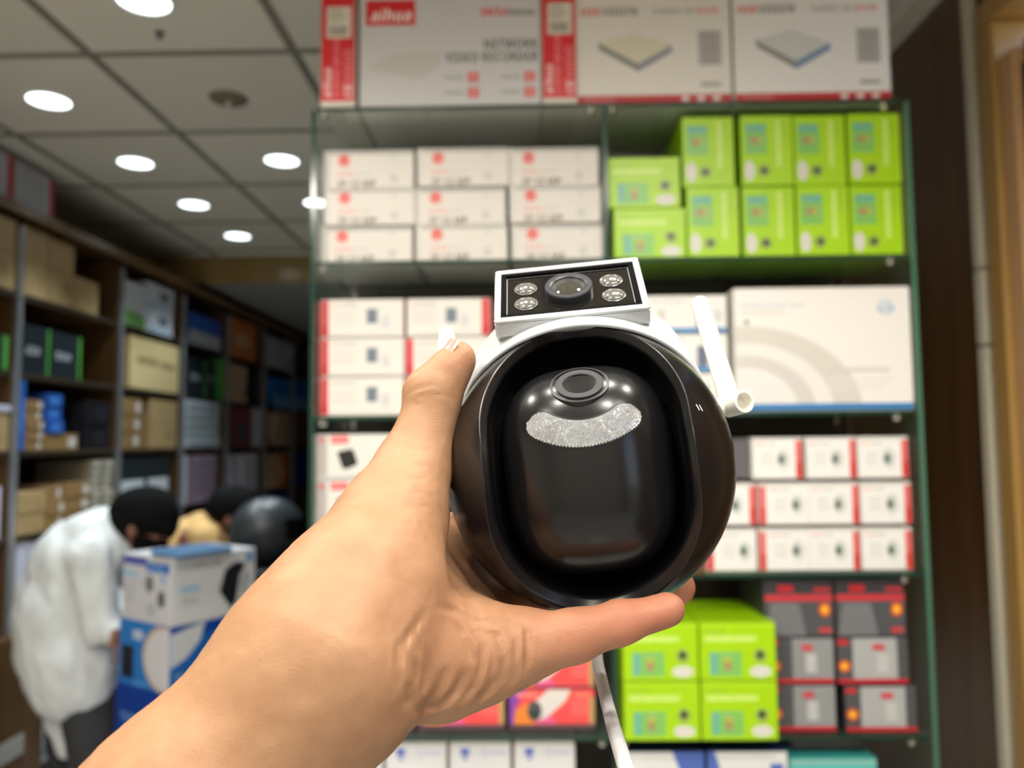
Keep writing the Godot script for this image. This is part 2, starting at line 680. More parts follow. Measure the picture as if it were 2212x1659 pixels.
func room() -> void:
	var wallm := wood("wall laminate", Color(0.33, 0.225, 0.125), Color(0.41, 0.29, 0.165), 0.28, 3)
	var plain_wall := mat(rgb8(196, 190, 178), 0.8)
	var x0 := -2.42
	var x1 := 1.083
	var z0 := -8.2
	var z1 := 2.6
	var cx := (x0 + x1) / 2
	var cz := (z0 + z1) / 2
	struct("floor", block(Vector3(x1 - x0 + 0.4, 0.1, z1 - z0 + 0.4), 0.0), wood("floor stone", Color(0.74, 0.73, 0.70), Color(0.8, 0.79, 0.76), 0.3, 9, 0.8), Vector3(cx, -0.05, cz))
	struct("wall_left", block(Vector3(0.1, 2.9, z1 - z0), 0.0), plain_wall, Vector3(x0 - 0.05, 1.4, cz))
	struct("wall_back", block(Vector3(x1 - x0, 2.9, 0.1), 0.0), wood("back panel", Color(0.09, 0.06, 0.03), Color(0.13, 0.09, 0.045), 0.5, 5), Vector3(cx, 1.4, z0 - 0.05))
	# the right wall stands on both sides of a door
	struct("wall_right", block(Vector3(0.1, 2.9, 6.36), 0.0), wallm, Vector3(x1 + 0.05, 1.4, z0 + 3.18))
	for q in [["wall_right_middle", -0.84, 0.75], ["wall_right_rear", 1.85, 2.6]]:
		struct(q[0], block(Vector3(0.1, 2.9, q[2] - q[1]), 0.0), wallm, Vector3(x1 + 0.05, 1.4, (q[1] + q[2]) / 2))
	struct("wall_right_lintel", block(Vector3(0.1, 0.75, 1.1), 0.0), wallm, Vector3(x1 + 0.05, 2.475, 1.3))
	part(self, "window_1", block(Vector3(0.008, 2.1, 1.1), 0.0), glass(), Transform3D(Basis(), Vector3(x1 + 0.05, 1.05, 1.3))).set_meta("kind", "structure")
	struct("wall_right_head", block(Vector3(0.1, 0.55, 1.0), 0.0), wallm, Vector3(x1 + 0.05, 2.575, -1.34))
	struct("wall_front", block(Vector3(x1 - x0, 2.9, 0.1), 0.0), plain_wall, Vector3(cx, 1.4, z1 + 0.05))
	# suspended ceiling
	var slab := struct("ceiling", block(Vector3(x1 - x0 + 0.4, 0.1, z1 + 5.4), 0.0), mat(rgb8(120, 116, 108), 0.9), Vector3(cx, CEIL + 0.075, (z1 - 5.0) / 2))
	var tiles := [mat(rgb8(222, 217, 205), 0.7), mat(rgb8(217, 212, 200), 0.7)]
	var bar := mat(rgb8(128, 124, 112), 0.6)
	var tm := block(Vector3(TILE - 0.022, 0.02, TILE - 0.022), 0.003)
	for i in range(-2, 4):
		for j in range(-5, 8):
			var c := Vector3(-1.283 + (i + 0.5) * TILE, 0.01 + CEIL, -2.321 + (j + 0.5) * TILE)
			if c.z < -5.2 or c.z > z1 - 0.25 or c.x > x1 - 0.1:
				continue
			part(slab, "tile", tm, tiles[absi(i * 3 + j) % 2], Transform3D(Basis(), c - slab.position))
	for i in range(-1, 4):
		part(slab, "grid_bar", block(Vector3(0.026, 0.012, z1 + 5.0), 0.001), bar, Transform3D(Basis(), Vector3(-1.283 + i * TILE, CEIL + 0.001, (z1 - 5.0) / 2) - slab.position))
	for j in range(-4, 9):
		if -2.321 + j * TILE < z1:
			part(slab, "grid_bar", block(Vector3(x1 - x0, 0.012, 0.024), 0.001), bar, Transform3D(Basis(), Vector3(cx, CEIL + 0.002, -2.321 + j * TILE) - slab.position))
	part(slab, "lower_panel", block(Vector3(x1 - x0 + 0.3, 0.1, 3.4), 0.0), mat(rgb8(150, 148, 142), 0.8), Transform3D(Basis(), Vector3(cx, 2.40, -6.66) - slab.position))
	struct("trim_1", block(Vector3(x1 - x0, 0.2, 0.03), 0.002), wood("soffit veneer", Color(0.58, 0.49, 0.3), Color(0.66, 0.56, 0.36), 0.2, 12, 0.5), Vector3(cx, 2.45, -4.95))
	struct("trim_2", block(Vector3(0.03, 0.05, 9.0), 0.004), mat(rgb8(214, 208, 192), 0.6), Vector3(x1 - 0.012, CEIL - 0.022, -3.6))
	# the door in the right wall, close to the photographer
	var door := struct("door_1", block(Vector3(0.04, 2.2, 0.8), 0.003), wood("door leaf", Color(0.3, 0.2, 0.11), Color(0.37, 0.26, 0.15), 0.45, 21), Vector3(x1 + 0.04, 1.12, -1.34))
	var fr := mat(rgb8(176, 138, 74), 0.4)
	part(door, "frame_post", block(Vector3(0.09, 2.3, 0.06), 0.006), fr, Transform3D(Basis(), Vector3(-0.018, 0.02, -0.47)))
	part(door, "frame_post", block(Vector3(0.09, 2.3, 0.06), 0.006), fr, Transform3D(Basis(), Vector3(-0.018, 0.02, 0.47)))
	part(door, "frame_head", block(Vector3(0.09, 0.06, 1.0), 0.006), fr, Transform3D(Basis(), Vector3(-0.018, 1.2, 0)))
	part(door, "door_lining", block(Vector3(0.03, 2.16, 0.05), 0.003), mat(rgb8(206, 162, 114), 0.5), Transform3D(Basis(), Vector3(-0.036, 0.0, -0.412)))
	part(door, "door_seal", block(Vector3(0.016, 2.12, 0.02), 0.002), mat(rgb8(34, 28, 22), 0.6), Transform3D(Basis(), Vector3(-0.028, -0.02, -0.372)))
	var pipe := thing("cable_trunking", "pale grey plastic cable trunking running up the brown wall beside the door", "trunking", Vector3(x1 - 0.011, 0, -1.885))
	var pm := mat(rgb8(206, 198, 176), 0.5)
	for seg in [[0.0, 1.56], [1.564, 1.74], [1.744, 2.5]]:
		part(pipe, "section", block(Vector3(0.022, seg[1] - seg[0], 0.036), 0.004), pm, Transform3D(Basis(), Vector3(0, (seg[0] + seg[1]) / 2, 0)))


func stock_shelving() -> void:
	var t := thing("stock_shelving", "long wall of brown wooden stock shelves with metal uprights", "shelving", Vector3(-2.16, 0, -5))
	var brown := wood("shelf wood", Color(0.31, 0.215, 0.1), Color(0.4, 0.285, 0.15), 0.5, 7)
	var edge := mat(rgb8(52, 44, 32), 0.5)
	var chrome := mat(rgb8(168, 174, 180), 0.25, 0.6)
	var zs := [-2.33, -3.13, -3.94, -4.67, -5.38, -6.15, -6.93, -7.7]
	var lv := [0.06, 0.36, 0.655, 1.0, 1.335, 1.645, 1.96]
	part(t, "back_panel", block(Vector3(0.02, 2.28, 5.4), 0.0), brown, Transform3D(Basis(), Vector3(-0.215, 1.14, 0)))
	part(t, "top_board", block(Vector3(0.4, 0.03, 5.4), 0.002), brown, Transform3D(Basis(), Vector3(-0.01, 2.285, 0)))
	part(t, "top_beam", block(Vector3(0.02, 0.045, 5.4), 0.003), wood("beam wood", Color(0.36, 0.27, 0.15), Color(0.46, 0.35, 0.2), 0.25, 8), Transform3D(Basis(), Vector3(0.2, 2.277, 0)))
	for z in zs:
		var up := part(t, "upright", block(Vector3(0.36, 2.26, 0.022), 0.002), brown, Transform3D(Basis(), Vector3(-0.02, 1.13, z + 5.0)))
		part(up, "metal_strip", block(Vector3(0.022, 2.2, 0.027), 0.004), chrome, Transform3D(Basis(), Vector3(0.192, 0, -0.004)))
	for k in zs.size() - 1:
		var zc: float = (zs[k] + zs[k + 1]) / 2 + 5.0
		var wd: float = zs[k] - zs[k + 1] - 0.024
		for y in lv:
			var b := part(t, "shelf_board", block(Vector3(0.365, 0.018, wd), 0.001), brown, Transform3D(Basis(), Vector3(-0.02, y - 0.009, zc)))
			part(b, "edge_strip", block(Vector3(0.004, 0.022, wd), 0.001), edge, Transform3D(Basis(), Vector3(0.185, -0.003, 0)))
	var base := part(t, "base_panel", block(Vector3(0.04, 0.6, 0.93), 0.004), brown, Transform3D(Basis(), Vector3(0.205, 0.34, 2.17)))
	part(base, "label_plate", block(Vector3(0.006, 0.075, 0.17), 0.002), mat(rgb8(170, 172, 168), 0.4), Transform3D(Basis(), Vector3(0.022, -0.12, -0.25)))


func display_rack() -> void:
	var t := thing("display_rack", "tall glass shelved display rack with a dark back panel, full of boxed cameras", "display rack", Vector3(0.172, 0, -1.75))
	var g := glass(0.05)
	var ge := mat(rgb8(24, 62, 50), 0.15)
	var gl := mat(rgb8(78, 122, 102), 0.15)
	var back := wood("rack back", Color(0.14, 0.115, 0.065), Color(0.19, 0.155, 0.09), 0.45, 15)
	part(t, "back_panel", block(Vector3(1.18, 2.0, 0.016), 0.001), back, Transform3D(Basis(), Vector3(0, 1.01, -0.178)))
	part(t, "plinth", block(Vector3(1.18, 0.16, 0.33), 0.004), back, Transform3D(Basis(), Vector3(0, 0.08, 0)))
	for x in [-0.588, -0.0055, 0.594]:
		var s := part(t, "divider_panel" if x == -0.009 else "side_panel", block(Vector3(0.008, 1.86, 0.34), 0.0), g, Transform3D(Basis(), Vector3(x, 1.088, 0)))
		part(s, "glass_edge", block(Vector3(0.0085, 1.86, 0.002), 0.0), ge if x < 0.1 else gl, Transform3D(Basis(), Vector3(0, 0, 0.171)))
	var stud := lathe([Vector2(0, -0.013), Vector2(0.007, -0.012), Vector2(0.009, -0.007), Vector2(0.005, -0.004), Vector2(0.009, 0.0), Vector2(0, 0)], 14)
	var chrome := mat(rgb8(225, 225, 220), 0.12, 1.0)
	var lv := [0.48, 0.792, 1.095, 1.405, 1.712, 2.026]
	for k in lv.size():
		var b := part(t, "glass_shelf", block(Vector3(1.166, 0.007, 0.335), 0.0), g, Transform3D(Basis(), Vector3(0, lv[k] - 0.0045, 0)))
		part(b, "glass_edge", block(Vector3(1.166, 0.0075, 0.002), 0.0), ge, Transform3D(Basis(), Vector3(0, 0, 0.1685)))
		for x in [-0.57, -0.03, 0.012, 0.555]:
			for z in [0.159, -0.15]:
				part(b, "shelf_stud", stud, chrome, Transform3D(Basis(), Vector3(x, -0.0035, z)))


# ---------------------------------------------------------------- goods on the glass rack

func put(mesh: Mesh, called: String, label: String, where: Vector3, group: String, roll := 0.0, turn := 0.0) -> MeshInstance3D:
	var o := MeshInstance3D.new()
	o.name = numbered(called)
	o.mesh = mesh
	add_child(o)
	o.transform = Transform3D(Basis(Vector3.UP, deg_to_rad(turn)) * Basis(Vector3.BACK, deg_to_rad(roll)), where)
	tag(o, label, "box", group)
	return o


func rack_stock() -> void:
	var white := mat(rgb8(226, 223, 218), 0.45)
	var ord := ["top", "second", "third"]
	# top of the rack: recorder boxes
	var red := rgb8(222, 28, 38)
	var p := Pic.new(96, 440, red)
	p.rect(0, 0.955, 1, 0.045, rgb8(226, 220, 208))
	p.text("aihua", 0.32, 0.93, 0.05, rgb8(250, 235, 235), 0.0, -90)
	p.text("4K NETWORK VIDEO RECORDER", 0.54, 0.93, 0.036, rgb8(248, 150, 155), 1.9, -90)
	for k in 5: p.ring(0.8, 0.9 - k * 0.06, 0.12, 0.08, rgb8(248, 160, 165), red)
	p.text("CE", 0.92, 0.93, 0.05, rgb8(250, 225, 225), 0.0, -90)
	var spine := print_mat(p)
	var sticker := Pic.new(128, 160, rgb8(228, 222, 206))
	for k in 11: sticker.rect(0.1 + k * 0.07, 0.62, 0.02 + 0.02 * (k % 3), 0.3, rgb8(120, 116, 108))
	for k in 4: sticker.rect(0.1, 0.08 + k * 0.12, 0.5 + 0.1 * (k % 3), 0.04, rgb8(150, 146, 136))
	var sticker_m := print_mat(sticker)
	for q in [[-0.371, "tall narrow red recorder box standing at the left end of the rack top"], [0.0785, "tall narrow red recorder box standing between the two kinds of white recorder box"]]:
		var o := put(crate(Vector3(0.071, 0.335, 0.3), spine, mat(rgb8(214, 208, 198), 0.5)), "recorder_carton", q[1], Vector3(q[0], 2.027, -1.74), "red recorder boxes on the rack top")
		part(o, "barcode_sticker", block(Vector3(0.05, 0.066, 0.001), 0.0), sticker_m, Transform3D(Basis(), Vector3(0.002, 0.18, 0.1506)))
	p = Pic.new(520, 464, rgb8(216, 216, 218))
	p.poly([0.04, 0.74, 0.18, 0.655, 0.33, 0.63, 0.46, 0.65, 0.46, 0.72, 0.36, 0.8, 0.28, 0.81, 0.16, 0.77], rgb8(207, 206, 201))
	p.rect(0.035, 0.31, 0.275, 0.16, red)
	p.text("aihua", 0.06, 0.445, 0.075, Color.WHITE, 0.22, 0, 0.2)
	p.text("Wiz", 0.665, 0.42, 0.05, red, 0.15, 0, 0.2)
	p.text("Sense", 0.82, 0.42, 0.042, rgb8(90, 90, 90), 0.15)
	p.text("NETWORK", 0.69, 0.63, 0.062, rgb8(92, 92, 90), 0.295)
	p.text("VIDEO RECORDER", 0.475, 0.71, 0.062, rgb8(92, 92, 90), 0.51)
	for q in [[0.6, 0.775], [0.91, 0.775], [0.6, 0.87], [0.91, 0.87]]:
		p.rect(q[0], q[1], 0.058, 0.06, rgb8(226, 60, 66))
		p.ell(q[0] + 0.029, q[1] + 0.03, 0.012, 0.018, rgb8(245, 190, 190))
		p.rect(q[0] - 0.13, q[1] + 0.02, 0.11, 0.022, rgb8(186, 186, 188))
	put(crate(Vector3(0.37, 0.335, 0.28), print_mat(p), white), "recorder_carton", "large pale grey network video recorder box with a red tag at its top", Vector3(-0.144, 2.027, -1.74), "recorder boxes on the rack top")
	for k in 2:
		p = Pic.new(480, 490, rgb8(236, 233, 226) if k == 0 else rgb8(238, 238, 236))
		p.text("HIK", 0.03, 0.425, 0.05, rgb8(220, 70, 70), 0.13, 0, 0.2)
		p.text("VISION", 0.165, 0.425, 0.05, rgb8(110, 110, 110), 0.23, 0, 0.2)
		p.text("TURBO HD", 0.5, 0.42, 0.034, rgb8(170, 170, 168), 0.27)
		p.text("DVR", 0.79, 0.42, 0.034, rgb8(232, 120, 120), 0.14)
		var top := rgb8(226, 221, 199) if k == 0 else rgb8(214, 218, 216)
		p.poly([0.14, 0.595, 0.38, 0.535, 0.62, 0.62, 0.4, 0.735], top)
		p.poly([0.14, 0.595, 0.4, 0.735, 0.4, 0.785, 0.15, 0.64], rgb8(146, 148, 142))
		p.poly([0.4, 0.735, 0.62, 0.62, 0.62, 0.665, 0.4, 0.785], rgb8(150, 156, 166) if k == 0 else rgb8(122, 152, 186))
		p.rect(0.79, 0.53, 0.15, 0.22, rgb8(186, 184, 182))
		for j in 5: p.rect(0.815, 0.55 + j * 0.04, 0.1, 0.012, rgb8(150, 148, 146))
		p.rect(0.8, 0.86, 0.13, 0.025, rgb8(170, 168, 164))
		p.rect(0, 0.935, 1, 0.05, rgb8(196, 40, 46))
		for j in 3: p.ell(0.7 + j * 0.1, 0.96, 0.026, 0.017, rgb8(240, 225, 225))
		p.rect(0.05, 0.95, 0.2, 0.02, rgb8(215, 110, 110))
		put(crate(Vector3(0.315, 0.33, 0.28), print_mat(p), white), "recorder_carton", ["white recorder box with a cream device and red bottom band", "white recorder box with a blue sided device, right end of the rack top"][k], Vector3(0.2705 + k * 0.32, 2.027, -1.74), "recorder boxes on the rack top")
	# white boxes with a red emblem
	p = Pic.new(360, 152, rgb8(222, 217, 210))
	p.rect(0, 0, 1, 0.12, rgb8(178, 176, 171))
	p.rect(0, 0, 0.06, 1, rgb8(212, 209, 203))
	p.ell(0.23, 0.27, 0.07, 0.17, rgb8(226, 128, 122))
	p.ell(0.23, 0.23, 0.025, 0.07, rgb8(214, 62, 58))
	p.text("HIKVISION", 0.155, 0.67, 0.09, rgb8(226, 140, 136), 0.19)
	p.rect(0.36, 0.6, 0.17, 0.05, rgb8(200, 198, 192))
	p.text("IP 12 MP", 0.16, 0.99, 0.2, rgb8(104, 88, 72), 0.42)
	p.ell(0.78, 0.75, 0.05, 0.13, rgb8(200, 199, 196))
	p.ell(0.78, 0.2, 0.03, 0.07, rgb8(205, 204, 201))
	var m := print_mat(p)
	var cols := ["left", "middle", "right"]
	var heights := [0.0755, 0.0765, 0.0795]
	var bottoms := [1.7125, 1.789, 1.8665]
	for r in 3:
		for c in 3:
			put(crate(Vector3(0.184, heights[r] - 0.001, 0.22), m, white), "camera_carton", "low white box with a red emblem, %s of the %s stack under the recorders" % [["bottom", "middle", "top"][r], cols[c]], Vector3(-0.314 + c * 0.189 + 0.003 * ((r * 2 + c) % 3), bottoms[r], -1.715 + 0.006 * ((r + c) % 2)), "white emblem boxes on the upper left shelf")
	# lime green camera boxes
	var lime := rgb8(172, 222, 0)
	p = Pic.new(400, 292, lime)
	p.rect(0, 0, 1, 0.05, rgb8(184, 228, 30))
	p.rect(0.05, 0.13, 0.3, 0.05, rgb8(160, 208, 40))
	p.rect(0.07, 0.22, 0.68, 0.11, rgb8(196, 234, 92))
	p.text("WiFi SMART CAMERA", 0.09, 0.32, 0.07, rgb8(222, 246, 150), 0.62)
	p.rect(0.12, 0.5, 0.43, 0.42, rgb8(132, 200, 98))
	for k in 4: p.rect(0.145, 0.54 + k * 0.09, 0.08, 0.06, rgb8(104, 178, 190))
	for k in 5: p.rect(0.31, 0.53 + k * 0.075, 0.1, 0.05, [rgb8(150, 196, 130), rgb8(206, 190, 70), rgb8(196, 130, 90), rgb8(186, 120, 110), rgb8(150, 190, 110)][k])
	p.ell(0.79, 0.84, 0.14, 0.1, rgb8(224, 222, 216))
	p.ell(0.79, 0.57, 0.085, 0.12, rgb8(150, 176, 90))
	p.ell(0.79, 0.56, 0.045, 0.062, rgb8(44, 48, 30))
	var green_front := print_mat(p, 0.35)
	var green := mat(rgb8(150, 200, 4), 0.35)
	var gm := crate(Vector3(0.145, 0.104, 0.2), green_front, green)
	put(gm, "camera_carton", "lime green camera box lying at the left, lower of two, on the second shelf", Vector3(0.256, 1.7125, -1.705), "lime green camera boxes, upper shelf")
	put(gm, "camera_carton", "lime green camera box on top of another at the left of the upright ones", Vector3(0.247, 1.8175, -1.705), "lime green camera boxes, upper shelf")
	for r in 2:
		for c in 4:
			put(gm, "camera_carton", "upright lime green camera box, %s row, %s of four beside the wall" % [["lower", "upper"][r], ["first", "second", "third", "last"][c]], Vector3([0.3305, 0.4425, 0.5495, 0.6575][c] - (0.005 if r == 1 and c == 0 else 0.0), 1.7125 + 0.0725 + r * 0.1465, -1.702 - 0.004 * ((c + r) % 2)), "lime green camera boxes, upper shelf", -90)
	# third shelf: white boxes with red ends
	for side in 2:
		p = Pic.new(340, 160, rgb8(223, 219, 212))
		var x := 0.12 if side == 0 else 0.03
		p.rect(0.0 if side == 0 else 0.89, 0, 0.1, 1, rgb8(206, 64, 66))
		p.rect(0.0 if side == 0 else 0.89, 0.72, 0.1, 0.3, rgb8(196, 24, 32))
		p.text("HIK", x + 0.03, 0.2, 0.11, rgb8(226, 170, 168), 0.09)
		p.rect(x + 0.13, 0.1, 0.19, 0.09, rgb8(196, 194, 190))
		for j in 4: p.rect(x + 0.03, 0.32 + j * 0.1, 0.3 - 0.05 * (j % 2), 0.05, rgb8(205, 203, 198))
		p.rect(x + 0.43, 0.24, 0.14, 0.42, rgb8(170, 176, 182))
		p.rect(x + 0.445, 0.28, 0.11, 0.34, rgb8(98, 110, 124))
		p.ell(x + 0.5, 0.44, 0.03, 0.07, rgb8(122, 128, 142))
		p.ell(x + 0.66, 0.6, 0.06, 0.2, rgb8(204, 203, 204))
		p.rect(0.1, 0.9, 0.79, 0.1, rgb8(214, 210, 203))
		m = print_mat(p)
		var sm := mat(rgb8(196, 30, 38), 0.45)
		var cm := crate(Vector3(0.168, 0.076, 0.2), m, white, sm)
		if side == 0:
			for r in 3: put(cm, "camera_carton", "white box with a red left end, %s of the leftmost stack" % ["bottom", "middle", "top"][r], Vector3(-0.323, 1.4055 + r * 0.0785, -1.705), "white boxes with red ends")
			for r in 2: put(cm, "camera_carton", "white box with a red left end, %s of the stack behind the thumb" % ["bottom", "middle"][r], Vector3(-0.153, 1.4055 + r * 0.0785, -1.705), "white boxes with red ends")
		else:
			put(cm, "camera_carton", "white camera box with a red right end on the stack behind the thumb", Vector3(-0.149, 1.4055 + 2 * 0.0785, -1.705), "white boxes with red ends")
	p = Pic.new(340, 160, rgb8(232, 231, 228))
	p.rect(0, 0.86, 1, 0.14, rgb8(22, 126, 190))
	p.rect(0.06, 0.12, 0.4, 0.06, rgb8(206, 206, 202))
	p.rect(0.14, 0.35, 0.1, 0.35, rgb8(206, 206, 202))
	p.rect(0.62, 0.3, 0.13, 0.55, rgb8(104, 112, 134))
	p.rect(0.84, 0.4, 0.1, 0.3, rgb8(206, 206, 202))
	var blue_white := crate(Vector3(0.16, 0.076, 0.2), print_mat(p), white)
	for r in 3:
		put(blue_white, "router_carton", "white box with a blue bottom stripe, %s of the stack beside the antenna" % ["bottom", "middle", "top"][r], Vector3(0.325, 1.4055 + r * 0.0785, -1.705), "white boxes with blue stripes")
	put(crate(Vector3(0.075, 0.2, 0.18), white, white), "router_carton", "plain white box standing behind the head of the held camera", Vector3(0.212, 1.4055, -1.71), "white boxes with blue stripes")
	p = Pic.new(512, 358, rgb8(237, 234, 230))
	for q in [[0.66, 0.55, rgb8(212, 209, 201)], [0.5, 0.44, rgb8(232, 229, 225)], [0.4, 0.36, rgb8(210, 206, 203)], [0.3, 0.28, rgb8(231, 228, 225)]]:
		p.ell(0.05, 1.0, q[0], q[1] * 1.25, q[2])
	p.ell(0.05, 1.0, 0.24, 0.28, rgb8(230, 226, 224))
	p.text("Wireless Access Point", 0.04, 0.16, 0.036, rgb8(190, 202, 214), 0.36)
	p.rect(0.04, 0.19, 0.25, 0.022, rgb8(216, 214, 206))
	p.ell(0.07, 0.28, 0.014, 0.022, rgb8(140, 138, 134))
	p.ring(0.86, 0.17, 0.045, 0.03, rgb8(190, 206, 224), rgb8(237, 234, 230))
	p.text("ufo", 0.82, 0.2, 0.05, rgb8(140, 172, 208), 0.09)
	p.rect(0.52, 0.66, 0.35, 0.034, rgb8(208, 206, 198))
	for k in 3: p.rect(0.53, 0.74 + k * 0.04, 0.36 - 0.03 * k, 0.015, rgb8(222, 220, 216))
	p.rect(0, 0.945, 1, 0.06, rgb8(24, 122, 190))
	put(crate(Vector3(0.345, 0.243, 0.22), print_mat(p), white), "router_carton", "large white box with grey signal arcs and a blue bottom edge", Vector3(0.588, 1.4055, -1.7), "white boxes with blue stripes")
	# fourth shelf
	p = Pic.new(360, 168, rgb8(220, 220, 214))
	p.rect(0, 0, 0.11, 1, rgb8(186, 180, 176))
	p.rect(0.02, 0.05, 0.07, 0.13, rgb8(206, 128, 128))
	p.rect(0.155, 0.03, 0.19, 0.17, rgb8(230, 72, 76))
	p.text("aihua", 0.175, 0.15, 0.09, rgb8(250, 200, 200), 0.15)
	p.poly([0.23, 0.38, 0.36, 0.32, 0.4, 0.34, 0.45, 0.62, 0.43, 0.68, 0.33, 0.76, 0.28, 0.74, 0.225, 0.42], rgb8(30, 30, 32))
	p.rect(0.7, 0.35, 0.1, 0.16, rgb8(196, 198, 194))
	p.rect(0.78, 0.06, 0.15, 0.08, rgb8(236, 190, 190))
	p.rect(0, 0.9, 1, 0.1, rgb8(196, 198, 196))
	m = print_mat(p)
	for r in 3: put(crate(Vector3(0.18, 0.09, 0.2), m, white), "camera_carton", "white box with a black square camera and red tag, %s of its stack" % ["bottom", "middle", "top"][r], Vector3(-0.321, 1.0955 + r * 0.0915, -1.702), "white boxes with black cameras")
	for side in 2:
		p = Pic.new(240, 200, rgb8(238, 238, 236))
		var x := 0.0 if side == 1 else 0.16
		p.rect(0.86 if side == 1 else 0.0, 0, 0.14, 1, rgb8(224, 100, 98))
		p.rect(0.86 if side == 1 else 0.0, 0.6, 0.14, 0.4, rgb8(212, 56, 52))
		p.rect(0, 0, 1, 0.07, rgb8(214, 214, 212))
		p.rect(x + 0.06, 0.12, 0.18, 0.07, rgb8(240, 204, 198))
		p.rect(x + 0.26, 0.12, 0.22, 0.07, rgb8(216, 216, 214))
		for j in 4: p.rect(x + 0.16, 0.36 + j * 0.09, 0.24, 0.04, rgb8(216, 217, 214))
		p.ell(x + 0.61, 0.52, 0.14, 0.24, rgb8(216, 220, 216))
		p.ell(x + 0.58, 0.52, 0.07, 0.13, rgb8(132, 146, 140))
		p.ell(x + 0.57, 0.55, 0.035, 0.07, rgb8(48, 62, 58))
		m = print_mat(p)
		var cm := crate(Vector3(0.098, 0.081, 0.18), m, white, mat(rgb8(214, 66, 62), 0.45) if side == 0 else null)
		var spots := [[0, 0], [1, 0], [1, 1]] if side == 0 else [[2, 0], [3, 0], [2, 1], [3, 1], [1, 2], [2, 2], [3, 2], [0, 1]]
		for s in spots:
			put(cm, "camera_carton", "small white box with a red %s edge, %s row, %s beside the held camera" % ["left" if side == 0 else "right", ["bottom", "middle", "top"][s[1]], ["first", "second", "third", "last"][s[0]]], Vector3([0.4005, 0.5025, 0.6005, 0.7015][s[0]] - (0.007 if s[1] == 2 and s[0] == 1 else 0.0) + 0.002 * (s[1] % 2), 1.0955 + s[1] * 0.0885, -1.692), "small white boxes with red edges")
	p = Pic.new(120, 160, rgb8(60, 58, 60))
	p.rect(0.35, 0, 0.65, 1, rgb8(96, 96, 100))
	p.rect(0.0, 0.64, 0.45, 0.28, rgb8(120, 12, 18))
	put(crate(Vector3(0.06, 0.08, 0.16), print_mat(p), mat(rgb8(58, 56, 58), 0.5)), "camera_carton", "dark grey box with a dark red block on top of the small white boxes", Vector3(0.414, 1.0955 + 0.177, -1.7), "dark boxes on the rack")
	# fifth shelf
	p = Pic.new(360, 150, rgb8(244, 84, 84))
	p.poly([0, 0, 0.2, 0, 0.08, 0.55, 0.1, 1, 0, 1], rgb8(140, 72, 170))
	p.poly([0.08, 0.6, 0.22, 0.4, 0.3, 1, 0.06, 1], rgb8(246, 142, 52))
	p.poly([0.3, 0.98, 0.42, 0.62, 0.55, 0.9, 0.5, 1], rgb8(240, 98, 150))
	p.poly([0.46, 0.05, 0.72, 0.05, 0.66, 0.35, 0.44, 0.8, 0.3, 0.9, 0.24, 0.5], rgb8(228, 224, 220))
	p.ell(0.3, 0.62, 0.085, 0.27, rgb8(84, 88, 88))
	p.ell(0.3, 0.7, 0.05, 0.14, rgb8(58, 62, 62))
	p.rect(0.09, 0.12, 0.25, 0.12, rgb8(250, 140, 130))
	p.rect(0.76, 0.16, 0.18, 0.07, rgb8(252, 150, 120))
	for k in 3: p.rect(0.72, 0.36 + k * 0.14, 0.2, 0.05, rgb8(252, 130, 125))
	p.rect(0.93, 0.25, 0.07, 0.75, rgb8(196, 160, 104))
	m = print_mat(p)
	var om := crate(Vector3(0.168, 0.07, 0.19), m, mat(rgb8(70, 40, 66), 0.5))
	var row := ["bottom", "upper"]
	for c in 2:
		for r in 2:
			put(om, "camera_carton", "orange and purple bullet camera box, %s of the pair %s" % [row[r], ["below the wrist", "beside the hanging cable"][c]], Vector3(-0.128 + c * 0.175, 0.8035 + r * 0.0715, -1.705), "orange and purple camera boxes")
	put(om, "camera_carton", "orange and purple bullet camera box alone at the left under the forearm", Vector3(-0.303, 0.8035, -1.705), "orange and purple camera boxes")
	for c in 3: part(self, numbered("shelf_tray"), block(Vector3(0.168, 0.01, 0.19), 0.002), mat(rgb8(86, 66, 74), 0.5), Transform3D(Basis(), Vector3(-0.303 + c * 0.175, 0.7978, -1.705))).set_meta("label", ["flat dark tray under the orange box below the forearm", "flat dark tray under the orange boxes below the wrist", "flat dark tray under the orange boxes beside the cable"][c])
	for k in 3: get_node("shelf_tray" if k == 0 else "shelf_tray_%03d" % k).set_meta("category", "tray")
	for r in 2:
		for c in 2:
			put(crate(Vector3(0.142, 0.107, 0.22), green_front, green), "camera_carton", "lime green camera box, %s row, %s column below the fingertip" % [row[r], ["left", "right"][c]], Vector3(0.2505 + c * 0.1445, 0.7925 + r * 0.1085, -1.665), "lime green camera boxes, lower shelf")
